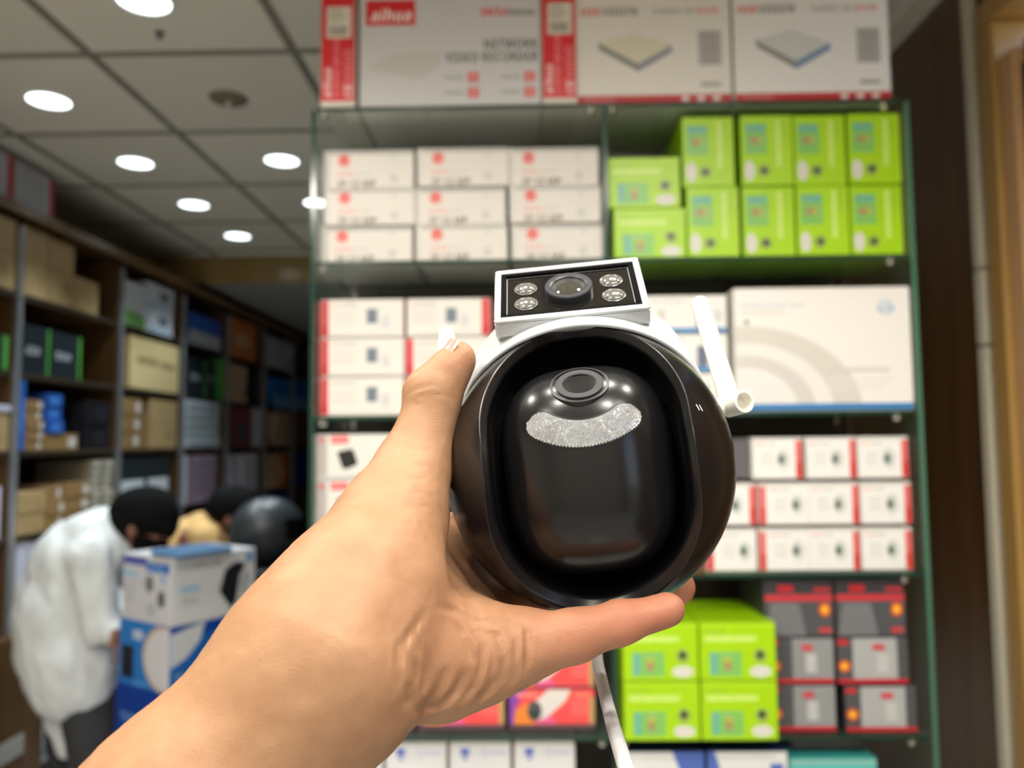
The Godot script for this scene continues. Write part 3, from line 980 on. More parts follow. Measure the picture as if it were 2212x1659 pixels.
	for v in 3:
		p = Pic.new(280, 190, rgb8(84, 86, 90))
		if v == 0:      # lid above a window, badge at the top right
			p.rect(0, 0, 1, 0.24, rgb8(66, 64, 68))
			p.rect(0.2, 0.08, 0.22, 0.12, rgb8(204, 44, 52))
			p.rect(0.72, 0.12, 0.24, 0.08, rgb8(190, 56, 62))
			p.rect(0, 0.25, 1, 0.11, rgb8(206, 58, 68))
			p.ell(0.87, 0.52, 0.085, 0.125, rgb8(226, 90, 30))
			p.ell(0.87, 0.52, 0.05, 0.075, rgb8(250, 190, 70))
			p.rect(0.36, 0.7, 0.16, 0.1, rgb8(198, 62, 66))
			p.rect(0.78, 0.84, 0.18, 0.09, rgb8(206, 66, 72))
			p.poly([0.1, 0.4, 0.5, 0.4, 0.6, 1, 0.02, 1], rgb8(120, 122, 126))
		else:
			p.rect(0.36 if v == 1 else 0.22, 0.03, 0.62, 0.86, rgb8(150, 153, 155) if v == 1 else rgb8(176, 179, 180))
			p.rect(0.0, 0.05, 0.16, 0.12, rgb8(200, 50, 58))
			p.rect(0.5, 0.16, 0.17, 0.13, rgb8(206, 74, 80))
			p.ell(0.1, 0.62, 0.085, 0.125, rgb8(226, 90, 30))
			p.ell(0.1, 0.62, 0.05, 0.075, rgb8(250, 190, 70))
			p.rect(0, 0.89, 1, 0.11, rgb8(200, 44, 56))
			p.rect(0.56, 0.36, 0.16, 0.4, rgb8(196, 198, 198))
		m = print_mat(p, 0.3)
		var dark := mat(rgb8(52, 50, 54), 0.4)
		if v == 0:
			for c in 2: put(crate(Vector3(0.134, 0.106, 0.18), m, dark), "camera_carton", "dark grey box with a red band and orange badge, top of the %s stack" % ["left", "right"][c], Vector3(0.526 + c * 0.138, 0.9705, -1.69), "dark grey camera boxes")
		elif v == 1:
			for r in 2: put(crate(Vector3(0.126, 0.088, 0.18), m, dark), "camera_carton", "dark grey camera box with a red bottom band, %s of the left stack" % ["bottom", "middle"][r], Vector3(0.528, 0.7925 + r * 0.089, -1.69), "dark grey camera boxes")
		else:
			put(crate(Vector3(0.136, 0.087, 0.18), m, dark), "camera_carton", "silver grey camera box with an orange badge at the bottom right of the rack", Vector3(0.674, 0.7925, -1.685), "dark grey camera boxes")
			put(crate(Vector3(0.136, 0.089, 0.18), m, dark), "camera_carton", "silver grey camera box with an orange badge, middle of the right stack", Vector3(0.664, 0.8805, -1.69), "dark grey camera boxes")
	# lowest shelf in view
	p = Pic.new(200, 480, rgb8(228, 229, 232))
	p.rect(0.18, 0.02, 0.14, 0.045, rgb8(86, 112, 200))
	p.rect(0.22, 0.075, 0.07, 0.02, rgb8(86, 112, 200))
	p.ring(0.58, 0.05, 0.07, 0.045, rgb8(196, 202, 226), rgb8(228, 229, 232))
	p.rect(0.68, 0.035, 0.24, 0.03, rgb8(206, 210, 228))
	p.poly([0.26, 0.17, 0.82, 0.17, 0.74, 0.36, 0.34, 0.36], rgb8(196, 200, 214))
	p.rect(0.36, 0.36, 0.36, 0.012, rgb8(120, 120, 124))
	p.rect(0.2, 0.6, 0.6, 0.12, rgb8(200, 206, 226))
	m = print_mat(p)
	for c in 4: put(crate(Vector3(0.117, 0.289, 0.2), m, white), "router_carton", "upright white router box with blue print on the lowest shelf, %s from the left" % ["first", "second", "third", "fourth"][c], Vector3(-0.339 + c * 0.1235, 0.4805, -1.702), "white router boxes on the lowest shelf")
	for c in 2:
		p = Pic.new(260, 470, rgb8(236, 238, 240))
		if c == 0:
			p.poly([0.6, 0, 1, 0, 1, 1, 0.88, 0.4], rgb8(84, 112, 196))
		else:
			p.poly([0, 0, 0.1, 0, 0.4, 0.5, 0.2, 1, 0, 1], rgb8(84, 112, 196))
			p.rect(0.78, 0.08, 0.16, 0.05, rgb8(96, 120, 200))
		p.ell(0.62 if c == 1 else 0.3, 0.2, 0.14, 0.05, rgb8(214, 222, 236))
		put(crate(Vector3(0.153, 0.282, 0.22), print_mat(p), mat(rgb8(28, 46, 80), 0.4)), "router_carton", "white box with a slanting blue %s edge on the lowest shelf" % ["right", "left"][c], Vector3(0.2575 + c * 0.1565, 0.4805, -1.695), "white and blue boxes on the lowest shelf")
	p = Pic.new(280, 440, rgb8(84, 206, 198))
	p.rect(0, 0, 1, 0.05, rgb8(140, 200, 192))
	p.rect(0.1, 0.2, 0.5, 0.06, rgb8(190, 236, 232))
	put(crate(Vector3(0.168, 0.262, 0.2), print_mat(p), mat(rgb8(60, 170, 164), 0.4)), "router_carton", "turquoise box on the lowest shelf at the right", Vector3(0.58, 0.4805, -1.7), "boxes on the lowest shelf")
	solo("pouch", "dark grey folded pouch lying on the turquoise box", "pouch", soft_box(Vector3(0.15, 0.026, 0.12), 0.012), mat(rgb8(62, 58, 60), 0.7), Vector3(0.585, 0.7565, -1.69))


# ---------------------------------------------------------------- goods on the wooden shelves

func shelf_stock() -> void:
	var craft := mat(rgb8(176, 148, 104), 0.7)
	var kinds := {}
	var p := Pic.new(128, 128, rgb8(178, 152, 108))
	p.rect(0.04, 0.46, 0.92, 0.05, rgb8(168, 140, 96))
	p.rect(0.6, 0.62, 0.25, 0.2, rgb8(160, 134, 92))
	kinds["brown"] = [p, craft]
	p = Pic.new(128, 128, rgb8(150, 120, 78))
	p.rect(0.7, 0.2, 0.24, 0.6, rgb8(214, 212, 208))
	kinds["labelled"] = [p, mat(rgb8(146, 116, 74), 0.7)]
	p = Pic.new(200, 128, rgb8(214, 194, 142))
	p.rect(0.14, 0.36, 0.4, 0.16, rgb8(160, 142, 104))
	p.rect(0.6, 0.4, 0.32, 0.14, rgb8(160, 142, 104))
	kinds["tan"] = [p, mat(rgb8(196, 170, 120), 0.7)]
	p = Pic.new(128, 128, rgb8(30, 40, 48))
	p.rect(0.9, 0, 0.1, 1, rgb8(86, 160, 62))
	p.text("SSD", 0.12, 0.6, 0.16, rgb8(190, 196, 200), 0.5)
	kinds["dark_green"] = [p, mat(rgb8(24, 32, 38), 0.45)]
	p = Pic.new(128, 128, rgb8(26, 27, 34))
	p.ring(0.62, 0.5, 0.22, 0.16, rgb8(52, 54, 62), rgb8(34, 35, 43))
	kinds["black"] = [p, mat(rgb8(22, 22, 28), 0.5)]
	p = Pic.new(128, 128, rgb8(40, 98, 186))
	p.ell(0.5, 0.5, 0.28, 0.28, rgb8(78, 136, 214))
	kinds["blue"] = [p, mat(rgb8(34, 86, 170), 0.45)]
	p = Pic.new(128, 160, rgb8(208, 212, 222))
	p.poly([0, 0.6, 1, 0.75, 1, 1, 0, 1], rgb8(112, 168, 92))
	kinds["white_green"] = [p, mat(rgb8(196, 200, 208), 0.5)]
	p = Pic.new(128, 128, rgb8(206, 212, 224))
	p.rect(0.45, 0.25, 0.35, 0.4, rgb8(104, 120, 128))
	p.rect(0.1, 0.82, 0.8, 0.12, rgb8(130, 182, 200))
	kinds["white"] = [p, mat(rgb8(196, 200, 210), 0.5)]
	p = Pic.new(128, 128, rgb8(36, 42, 46))
	p.rect(0.08, 0.38, 0.84, 0.4, rgb8(204, 214, 222))
	p.rect(0.0, 0.86, 1, 0.14, rgb8(98, 160, 74))
	kinds["black_white"] = [p, mat(rgb8(30, 34, 38), 0.5)]
	p = Pic.new(128, 64, rgb8(196, 206, 216))
	p.rect(0.12, 0.5, 0.8, 0.4, rgb8(140, 160, 166))
	kinds["grey_white"] = [p, mat(rgb8(186, 194, 204), 0.5)]
	p = Pic.new(128, 128, rgb8(160, 146, 166))
	for k in 24: p.rect(0.06 + 0.3 * (k % 3), 0.03 + 0.12 * (k / 3), 0.2, 0.03, rgb8(120, 96, 116))
	kinds["mauve"] = [p, mat(rgb8(120, 70, 84), 0.5)]
	p = Pic.new(128, 128, rgb8(206, 208, 226))
	kinds["pale"] = [p, mat(rgb8(196, 196, 214), 0.5)]
	p = Pic.new(128, 128, rgb8(214, 128, 60))
	p.ell(0.45, 0.55, 0.3, 0.22, rgb8(230, 176, 140))
	kinds["orange"] = [p, mat(rgb8(206, 190, 178), 0.5)]
	p = Pic.new(128, 64, rgb8(206, 176, 146))
	p.rect(0.1, 0.2, 0.5, 0.3, rgb8(196, 162, 132))
	kinds["peach"] = [p, mat(rgb8(190, 160, 132), 0.6)]
	p = Pic.new(128, 128, rgb8(130, 66, 78))
	p.rect(0.2, 0.4, 0.5, 0.4, rgb8(80, 84, 100))
	kinds["maroon"] = [p, mat(rgb8(96, 44, 54), 0.5)]
	p = Pic.new(128, 128, rgb8(70, 168, 52))
	kinds["green"] = [p, mat(rgb8(60, 150, 46), 0.5)]
	p = Pic.new(96, 140, rgb8(190, 192, 200))
	p.rect(0.88, 0, 0.12, 1, rgb8(190, 50, 60))
	for k in 6: p.rect(0.1, 0.1 + k * 0.14, 0.6, 0.05, rgb8(150, 152, 160))
	kinds["red_edge"] = [p, mat(rgb8(180, 180, 186), 0.5)]
	p = Pic.new(128, 64, rgb8(150, 144, 126))
	p.rect(0.1, 0.25, 0.25, 0.5, rgb8(206, 204, 198))
	p.rect(0.6, 0.25, 0.25, 0.5, rgb8(206, 204, 198))
	kinds["slim"] = [p, mat(rgb8(136, 128, 108), 0.7)]
	p = Pic.new(128, 128, rgb8(48, 96, 190))
	p.rect(0, 0.55, 1, 0.45, rgb8(190, 196, 206))
	kinds["blue_white"] = [p, mat(rgb8(36, 60, 130), 0.45)]
	p = Pic.new(128, 128, rgb8(20, 124, 206))
	p.rect(0, 0.6, 1, 0.4, rgb8(120, 178, 224))
	kinds["sky"] = [p, mat(rgb8(20, 110, 190), 0.45)]
	p = Pic.new(128, 128, rgb8(12, 42, 150))
	kinds["navy"] = [p, mat(rgb8(12, 36, 130), 0.45)]
	for k in kinds: kinds[k][0] = print_mat(kinds[k][0], 0.45)
	# kind, near end, far end (metres in front), shelf, height, how many on top of each other, what it is
	var rows := [
		["brown", 2.85, 3.112, 1.96, 0.28, 1, "brown carton on the highest shelf of the nearest bay"],
		["dark_green", 2.8, 3.08, 1.645, 0.133, 1, "dark box with a yellow green edge in the nearest bay"],
		["brown", 2.86, 3.112, 1.335, 0.15, 1, "brown carton below the white flat box in the nearest bay"],
		["pale", 2.8, 3.112, 1.486, 0.025, 1, "flat white box lying on a brown carton in the nearest bay"],
		["pale", 2.82, 3.08, 1.0, 0.2, 1, "white rounded box on the waist high shelf of the nearest bay"],
		["red_edge", 2.78, 3.09, 2.3, 0.19, 1, "white box with a red edge on the shelving top, nearer one"],
		["red_edge", 3.11, 3.37, 2.3, 0.19, 1, "white box with a red edge on the shelving top, farther one"],
		["brown", 3.18, 3.335, 1.96, 0.285, 1, "tall brown carton beside the first metal upright, highest shelf"],
		["brown", 3.35, 3.54, 1.96, 0.285, 1, "tall brown carton in the middle of the highest shelf, second bay"],
		["brown", 3.55, 3.75, 1.96, 0.152, 1, "low brown carton at the end of a row of taller ones"],
		["dark_green", 3.19, 3.375, 1.645, 0.2, 1, "dark box with a green edge, left of two in the second bay"],
		["dark_green", 3.385, 3.61, 1.645, 0.195, 1, "dark box with a green edge, right of two in the second bay"],
		["blue", 3.165, 3.2, 1.335, 0.28, 1, "narrow tall blue box beside the first metal upright"],
		["labelled", 3.22, 3.33, 1.335, 0.041, 5, "small labelled brown box, %s in the stack beside the blue boxes"],
		["labelled", 3.345, 3.6, 1.335, 0.07, 1, "flat brown box under the stack of blue boxes"],
		["blue", 3.36, 3.475, 1.405, 0.056, 3, "small blue box, %s in the stack on a flat brown box"],
		["black", 3.66, 3.87, 1.335, 0.11, 2, "black box with a grey ring, %s of two in the second bay"],
		["brown", 3.17, 3.36, 1.0, 0.085, 2, "brown carton, %s of two behind the bent man's back"],
		["labelled", 3.37, 3.495, 1.0, 0.061, 3, "brown box with a white label, %s in the stack above the bent man"],
		["labelled", 3.505, 3.7, 1.0, 0.063, 3, "brown box with a white label, %s in the wider stack above the bent man"],
		["slim", 3.71, 3.92, 1.0, 0.0355, 8, "slim grey brown box, %s in the tall stack by the bent man's head"],
		["pale", 3.19, 3.265, 0.655, 0.32, 1, "tall pale violet box standing behind the bent man, left one"],
		["pale", 3.275, 3.345, 0.655, 0.31, 1, "tall pale violet box standing behind the bent man, right one"],
		["maroon", 3.36, 3.5, 0.655, 0.28, 1, "dark maroon box standing behind the bent man"],
		["brown", 3.2, 3.5, 0.36, 0.2, 1, "brown carton on the low shelf behind the bent man's legs"],
		["grey_white", 3.2, 3.6, 0.06, 0.12, 1, "grey box on the bottom shelf behind the bent man's legs"],
		["white_green", 3.97, 4.21, 1.96, 0.225, 1, "white and green box on the highest shelf, third bay"],
		["white", 4.23, 4.56, 1.96, 0.135, 2, "white box with dark device print, %s of two on the highest shelf"],
		["tan", 4.05, 4.63, 1.645, 0.268, 1, "large tan carton with grey print in the third bay"],
		["labelled", 3.98, 4.18, 1.335, 0.085, 3, "labelled brown carton, %s in the third bay stack"],
		["brown", 4.3, 4.63, 1.335, 0.263, 1, "plain brown carton below the large tan carton"],
		["black_white", 3.98, 4.265, 1.0, 0.285, 1, "black box with a white panel above the bent man's head, left"],
		["black_white", 4.275, 4.56, 1.0, 0.285, 1, "black box with a white panel above the bent man's head, right"],
		["blue_white", 4.76, 5.26, 1.96, 0.19, 1, "blue and white box on the highest shelf, fourth bay"],
		["dark_green", 4.76, 5.03, 1.645, 0.24, 1, "dark box with a thin green edge, left of the fourth bay"],
		["dark_green", 5.05, 5.2, 1.645, 0.25, 1, "dark box with a thin green edge, middle of the fourth bay"],
		["green", 5.23, 5.355, 1.645, 0.27, 1, "bright green box standing at the end of the fourth bay"],
		["grey_white", 4.72, 5.27, 1.335, 0.057, 5, "pale grey box, %s in the fourth bay stack"],
		["pale", 4.7, 4.79, 1.0, 0.29, 1, "narrow white box beside the mauve boxes"],
		["mauve", 4.81, 5.23, 1.0, 0.058, 5, "mauve patterned box, %s in the fourth bay stack"],
		["orange", 5.45, 5.98, 1.96, 0.272, 1, "orange box with white edges on the highest shelf, fifth bay"],
		["peach", 5.48, 5.78, 1.645, 0.052, 5, "peach coloured box, %s in the fifth bay stack"],
		["black", 5.83, 6.12, 1.645, 0.25, 1, "dark box beside the peach stack"],
		["maroon", 5.53, 5.91, 1.335, 0.275, 1, "maroon box in the fifth bay"],
		["pale", 5.93, 6.12, 1.335, 0.285, 1, "white box beside the maroon box in the fifth bay"],
		["pale", 5.43, 5.6, 1.0, 0.285, 1, "white box above the second man, nearer one"],
		["pale", 5.72, 6.02, 1.0, 0.285, 1, "white box above the second man, farther one"],
		["pale", 6.2, 6.49, 1.96, 0.244, 1, "white box on the highest shelf, sixth bay, left"],
		["pale", 6.51, 6.76, 1.96, 0.25, 1, "bright white box on the highest shelf, sixth bay, middle"],
		["grey_white", 6.78, 6.9, 1.96, 0.244, 1, "grey box on the highest shelf, sixth bay, right"],
		["sky", 6.45, 6.88, 1.645, 0.243, 1, "bright blue box, left of two near the rack edge"],
		["sky", 7.03, 7.54, 1.645, 0.279, 1, "bright blue box, right of two near the rack edge"],
		["peach", 6.5, 6.84, 1.335, 0.14, 2, "pinkish box, %s of two in the sixth bay"],
		["maroon", 6.97, 7.43, 1.335, 0.285, 1, "dark red box in the seventh bay"],
		["peach", 6.24, 6.5, 1.0, 0.27, 1, "pinkish box left of the orange one above the helmet"],
		["orange", 6.52, 6.76, 1.0, 0.28, 1, "orange red box above the helmet"],
		["navy", 6.97, 7.49, 1.0, 0.14, 2, "navy blue box, %s of two at the far end"],
		["navy", 6.35, 6.87, 0.655, 0.3, 1, "navy blue box just above the helmet"]]
	var place := ["bottom", "second", "third", "fourth", "fifth", "sixth", "seventh", "top"]
	for q in rows:
		var wd: float = q[2] - q[1]
		var zc: float = -(q[1] + q[2]) / 2
		for k in int(q[5]):
			var label: String = q[6]
			if q[5] > 1: label = label % ("top" if k == int(q[5]) - 1 else place[k])
			var mesh := crate(Vector3(wd, q[4] - 0.001, 0.26), kinds[q[0]][0], kinds[q[0]][1])
			var jit := 0.004 * ((k * 7 + int(q[1] * 100)) % 4)
			put(mesh, "carton", label, Vector3(-1.99 - 0.13 - jit, q[3] + 0.0005 + k * q[4], zc), "boxes on the wooden stock shelves", 0, 90)


func counter_stack() -> void:
	var white := mat(rgb8(214, 214, 216), 0.4)
	var z := -2.56
	var turn := 56.0
	# bottom box, navy
	var front := Pic.new(300, 480, rgb8(10, 66, 160))
	front.rect(0, 0, 1, 0.07, rgb8(14, 76, 186))
	var left := Pic.new(300, 480, rgb8(8, 58, 148))
	left.text("TAPO", 0.1, 0.2, 0.05, rgb8(120, 160, 214), 0.3)
	for k in 6: left.rect(0.1, 0.26 + k * 0.035, 0.3 - 0.03 * (k % 3), 0.012, rgb8(70, 116, 186))
	left.rect(0.5, 0.2, 0.42, 0.2, rgb8(206, 214, 222))
	left.rect(0.56, 0.24, 0.24, 0.12, rgb8(150, 156, 160))
	printed(Vector3(0.3, 0.585, 0.3), at(365, 1500, 2.52), 0.0, turn, front, left, mat(rgb8(10, 60, 150), 0.35), "camera_carton", "dark blue box at the foot of the stack beside the bent man")
	# middle box, blue with a white swoosh
	front = Pic.new(300, 220, rgb8(22, 96, 176))
	front.rect(0, 0, 1, 0.18, rgb8(12, 66, 156))
	front.poly([0, 0.12, 0.42, 0.0, 0.36, 0.28, 0.2, 0.5, 0, 0.62], rgb8(206, 208, 210))
	front.rect(0.06, 0.7, 0.1, 0.1, rgb8(96, 140, 190))
	left = Pic.new(300, 220, rgb8(38, 120, 200))
	left.ell(0.9, 0.5, 0.42, 0.5, rgb8(200, 168, 120))
	left.ell(0.92, 0.5, 0.4, 0.46, rgb8(212, 210, 214))
	left.rect(0.06, 0.4, 0.24, 0.5, rgb8(20, 26, 34))
	left.rect(0.28, 0.14, 0.2, 0.14, rgb8(190, 200, 220))
	left.rect(0.3, 0.92, 0.3, 0.05, rgb8(90, 150, 214))
	printed(Vector3(0.29, 0.205, 0.285), at(365, 1500, 2.52), 0.5855, turn, front, left, mat(rgb8(24, 100, 180), 0.35), "camera_carton", "blue box with a white swoosh, middle of the stack beside the bent man")
	# top box, white with a dark camera
	front = Pic.new(340, 230, rgb8(214, 214, 214))
	front.text("F 4 K WIRELESS", 0.06, 0.2, 0.09, rgb8(92, 92, 96), 0.52)
	front.rect(0.88, 0.06, 0.09, 0.15, rgb8(88, 146, 204))
	front.poly([0.55, 0.6, 0.62, 0.28, 0.74, 0.18, 0.88, 0.22, 0.8, 0.42, 0.76, 0.8, 0.7, 0.9], rgb8(30, 33, 38))
	front.poly([0.78, 0.5, 0.9, 0.3, 0.94, 0.5, 0.84, 0.78], rgb8(176, 178, 182))
	front.rect(0.1, 0.44, 0.22, 0.1, rgb8(160, 194, 222))
	front.rect(0.12, 0.6, 0.18, 0.14, rgb8(196, 197, 198))
	left = Pic.new(300, 230, rgb8(206, 204, 208))
	left.rect(0, 0.04, 0.5, 0.12, rgb8(82, 88, 176))
	left.rect(0.5, 0.1, 0.46, 0.14, rgb8(44, 106, 190))
	left.text("DUAL", 0.56, 0.21, 0.07, rgb8(150, 184, 224), 0.3)
	left.rect(0.0, 0.26, 0.3, 0.09, rgb8(160, 194, 222))
	left.ell(0.56, 0.42, 0.08, 0.13, rgb8(112, 114, 118))
	left.ell(0.8, 0.62, 0.075, 0.13, rgb8(96, 98, 104))
	left.ell(0.6, 0.8, 0.08, 0.1, rgb8(176, 182, 190))
	left.rect(0.8, 0.28, 0.08, 0.1, rgb8(120, 168, 214))
	for k in 5: left.rect(0.04, 0.44 + k * 0.07, 0.2, 0.02, rgb8(176, 178, 186))
	printed(Vector3(0.31, 0.21, 0.275), at(370, 1300, 2.52), 0.791, turn, front, left, white, "camera_carton", "white box with a dark camera picture topping the stack beside the bent man")
	var c := at(415, 1175, 2.62)
	solo("plastic_pack", "flat clear and blue plastic pack lying on the white box", "pack", soft_box(Vector3(0.2, 0.02, 0.15), 0.008), mat(rgb8(96, 138, 184), 0.2), Vector3(c.x, 1.0125, c.z)).rotation_degrees.y = turn


func printed(s: Vector3, corner: Vector3, y: float, turn: float, front: Pic, left: Pic, body: Material, called: String, label: String) -> void:   # a box standing with its near edge over `corner`
	var a := tool()
	var b := tool()
	var d := tool()
	add_block(a, Vector3(0, s.y / 2, 0), s, 0.002, b, d)
	a.set_material(body)
	b.set_material(print_mat(front, 0.35))
	d.set_material(print_mat(left, 0.35))
	var m := a.commit()
	b.commit(m)
	d.commit(m)
	var o := put(m, called, label, Vector3.ZERO, "boxes stacked beside the bent man", 0, turn)
	o.position = Vector3(corner.x, y, corner.z) - o.basis * Vector3(-s.x / 2, 0, s.z / 2)


func helmet() -> void:
	var c := at(578, 1146, 3.12)
	var t := thing("motorcycle_helmet", "dark grey full face motorcycle helmet resting on a black crate", "helmet", c)
	t.rotation_degrees.y = 28
	var shell := func(u: float, v: float, k: float) -> Vector3:
		var a := TAU * u
		var b := PI * (v - 0.5)
		var p := Vector3(cos(b) * cos(a) * 0.142, sin(b) * 0.128, cos(b) * sin(a) * 0.118)
		if p.y < 0.0: p = Vector3(p.x * (1.0 - 0.9 * p.y), p.y * 1.02, p.z * (1.0 + 0.6 * p.y))
		return p * k
	part(t, "shell", grid(56, 36, func(u, v): return shell.call(u, 0.12 + 0.88 * v, 1.0), true), mat(rgb8(44, 48, 52), 0.38))
	part(t, "visor", grid(30, 10, func(u, v): return shell.call(-0.2 + 0.4 * u, 0.42 + 0.2 * v, 1.015)), mat(rgb8(8, 9, 11), 0.12))
	part(t, "chin_bar", grid(30, 6, func(u, v): return shell.call(-0.22 + 0.44 * u, 0.24 + 0.16 * v, 1.03)), mat(rgb8(40, 43, 47), 0.35))
	part(t, "trim_band", grid(56, 3, func(u, v): return shell.call(u, 0.12 + 0.035 * v, 1.02), true), mat(rgb8(14, 14, 15), 0.6))
	var y := c.y - 0.118
	var crate_ := solo("crate", "black plastic crate under the motorcycle helmet", "crate", block(Vector3(0.36, y - 0.436, 0.34), 0.012), mat(rgb8(10, 11, 12), 0.6), Vector3(c.x + 0.02, 0.42 + (y - 0.42) / 2, c.z))
	crate_.rotation_degrees.y = 10
	solo("carton", "brown carton under the black crate by the helmet", "box", block(Vector3(0.4, 0.42, 0.36), 0.004), mat(rgb8(120, 92, 60), 0.7), Vector3(c.x + 0.02, 0.21, c.z))


# ---------------------------------------------------------------- people

func bone(px0: float, py0: float, d0: float, r0: float, px1: float, py1: float, d1: float, r1: float, blend: float) -> Array:   # joints given as seen from the photographer's spot, radii in pixels there
	return [at(px0, py0, d0), at(px1, py1, d1), r0 * d0 / F, r1 * d1 / F, blend]


func folds(n: FastNoiseLite, amount: float) -> Callable:
	return func(p: Vector3) -> float: return n.get_noise_3d(p.x, p.y * 0.45, p.z) * amount


func noise(freq: float, seed_: int) -> FastNoiseLite:
	var n := FastNoiseLite.new()
	n.seed = seed_
	n.frequency = freq
	n.fractal_octaves = 3
	return n


func five_fingers(hand: Vector3, dir: Vector3, side: Vector3, r: float) -> Array:   # a slightly curled hand: palm, four fingers and a thumb
	var out := []
	var down := dir.cross(side).normalized()
	for k in 4:
		var s := (k - 1.5) * 0.02
		var len: float = [0.064, 0.074, 0.07, 0.055][k]
		var a := hand + dir * 0.045 + side * s
		out.append([hand + side * s * 0.6, a, r, 0.011, 0.012])
		out.append([a, a + dir * len * 0.55 + down * 0.008, 0.0095, 0.0085, 0.004])
		out.append([a + dir * len * 0.55 + down * 0.008, a + dir * len * 0.85 + down * 0.032, 0.0085, 0.007, 0.004])
	var b := hand + side * 0.03
	out.append([b, b + dir * 0.03 + side * 0.03, 0.013, 0.011, 0.01])
	out.append([b + dir * 0.03 + side * 0.03, b + dir * 0.06 + side * 0.036 + down * 0.015, 0.0105, 0.0085, 0.004])
	return out


func customer() -> void:
	var d := 2.92
	var t := thing("person", "person in a loose white tunic bending over the stacked boxes, black hair and beard", "person", Vector3(at(140, 1400, d).x, 0, -d))
	var o := t.position
	var skin := mat(rgb8(128, 84, 62), 0.55)
	var body := [
		bone(250, 1160, d, 34, 296, 1138, d, 36, 0.02),            # neck
		bone(308, 1118, d, 54, 318, 1128, d, 50, 0.03),            # skull
		bone(318, 1150, d, 36, 332, 1160, d - 0.01, 28, 0.03),      # jaw
		bone(350, 1150, d - 0.02, 6, 358, 1158, d - 0.02, 8, 0.01),   # nose
		bone(286, 1140, d - 0.085, 10, 284, 1156, d - 0.085, 8, 0.008), # ear
		bone(286, 1140, d + 0.085, 10, 284, 1156, d + 0.085, 8, 0.008),
		bone(222, 1368, d - 0.12, 26, 254, 1366, d - 0.15, 20, 0.02),  # near forearm
		bone(240, 1360, d + 0.2, 26, 300, 1330, d + 0.12, 20, 0.02),
		bone(250, 1160, d, 34, 215, 1190, d, 58, 0.03), bone(215, 1190, d, 58, 160, 1250, d, 66, 0.05), bone(160, 1250, d, 66, 148, 1430, d, 66, 0.05),   # trunk
		bone(195, 1205, d - 0.14, 34, 222, 1352, d - 0.12, 27, 0.03), bone(222, 1352, d - 0.12, 27, 240, 1370, d - 0.14, 24, 0.02), bone(215, 1190, d, 50, 195, 1205, d - 0.14, 34, 0.04),
		bone(195, 1205, d + 0.14, 34, 238, 1345, d + 0.19, 27, 0.03), bone(215, 1190, d, 50, 195, 1205, d + 0.14, 34, 0.04),
		bone(170, 1440, d, 58, 205, 1590, d, 42, 0.03), bone(150, 1440, d + 0.16, 58, 165, 1590, d + 0.2, 42, 0.03),
		bone(205, 1590, d, 42, 196, 1740, d, 30, 0.02),             # shins
		bone(165, 1590, d + 0.2, 42, 150, 1740, d + 0.2, 30, 0.02)]
	for s in [[196, 1744, d], [150, 1744, d + 0.2]]:
		var a := at(s[0], s[1], s[2])
		body.append([Vector3(a.x, 0.07, a.z), Vector3(a.x + 0.15, 0.035, a.z + 0.03), 0.045, 0.032, 0.03])
	body.append_array(five_fingers(at(256, 1366, d - 0.15), Vector3(0.5, -0.75, 0.3).normalized(), Vector3(0, 0.3, 1).normalized(), 0.014))
	body.append_array(five_fingers(at(302, 1330, d + 0.12), Vector3(0.85, -0.3, -0.1).normalized(), Vector3(0, 0.3, -1).normalized(), 0.014))
	var home := Transform3D(Basis(), -o)
	part(t, "body", flesh(body, 0.024, 3), skin, home)
	var fold := noise(11.0, 4)
	var cloth := mat(rgb8(222, 226, 226), 0.85)
	part(t, "tunic", flesh([
		bone(222, 1178, d, 70, 226, 1160, d, 52, 0.05),
		bone(178, 1205, d, 74, 130, 1275, d, 74, 0.08), bone(222, 1178, d, 70, 178, 1205, d, 74, 0.08),
		bone(160, 1230, d, 80, 140, 1340, d, 84, 0.06), bone(140, 1340, d, 84, 152, 1420, d, 90, 0.08), bone(152, 1420, d, 90, 160, 1478, d, 80, 0.05),
		bone(92, 1310, d, 34, 62, 1322, d, 22, 0.04), bone(100, 1420, d, 44, 116, 1500, d, 30, 0.05), bone(200, 1430, d - 0.04, 44, 190, 1490, d - 0.03, 46, 0.05),
		bone(190, 1200, d - 0.16, 44, 222, 1352, d - 0.12, 38, 0.04), bone(222, 1352, d - 0.12, 38, 252, 1364, d - 0.145, 27, 0.03),
		bone(190, 1200, d + 0.16, 44, 236, 1340, d + 0.19, 38, 0.04), bone(236, 1340, d + 0.19, 38, 290, 1335, d + 0.14, 27, 0.03),
		bone(112, 1490, d + 0.05, 28, 124, 1560, d + 0.04, 22, 0.03), bone(124, 1560, d + 0.04, 22, 144, 1612, d + 0.03, 23, 0.02)],
		0.03, 3, folds(fold, 0.016)), cloth, home)
	part(t, "trousers", flesh([
		bone(178, 1450, d, 74, 205, 1580, d, 54, 0.05), bone(205, 1580, d, 54, 198, 1690, d, 44, 0.03),
		bone(150, 1450, d + 0.16, 74, 165, 1580, d + 0.2, 54, 0.05), bone(165, 1580, d + 0.2, 54, 152, 1690, d + 0.2, 44, 0.03)], 0.03, 3, folds(fold, 0.012)), mat(rgb8(58, 58, 60), 0.9), home)
	var hairm := mat(rgb8(14, 13, 13), 0.85, 0.0, 0.2)
	part(t, "hair", flesh([bone(302, 1112, d, 61, 322, 1110, d, 60, 0.03), bone(346, 1126, d, 40, 352, 1138, d, 30, 0.03), bone(276, 1118, d, 34, 272, 1128, d, 26, 0.03)], 0.024, 3, folds(noise(40.0, 6), 0.006)), hairm, home)
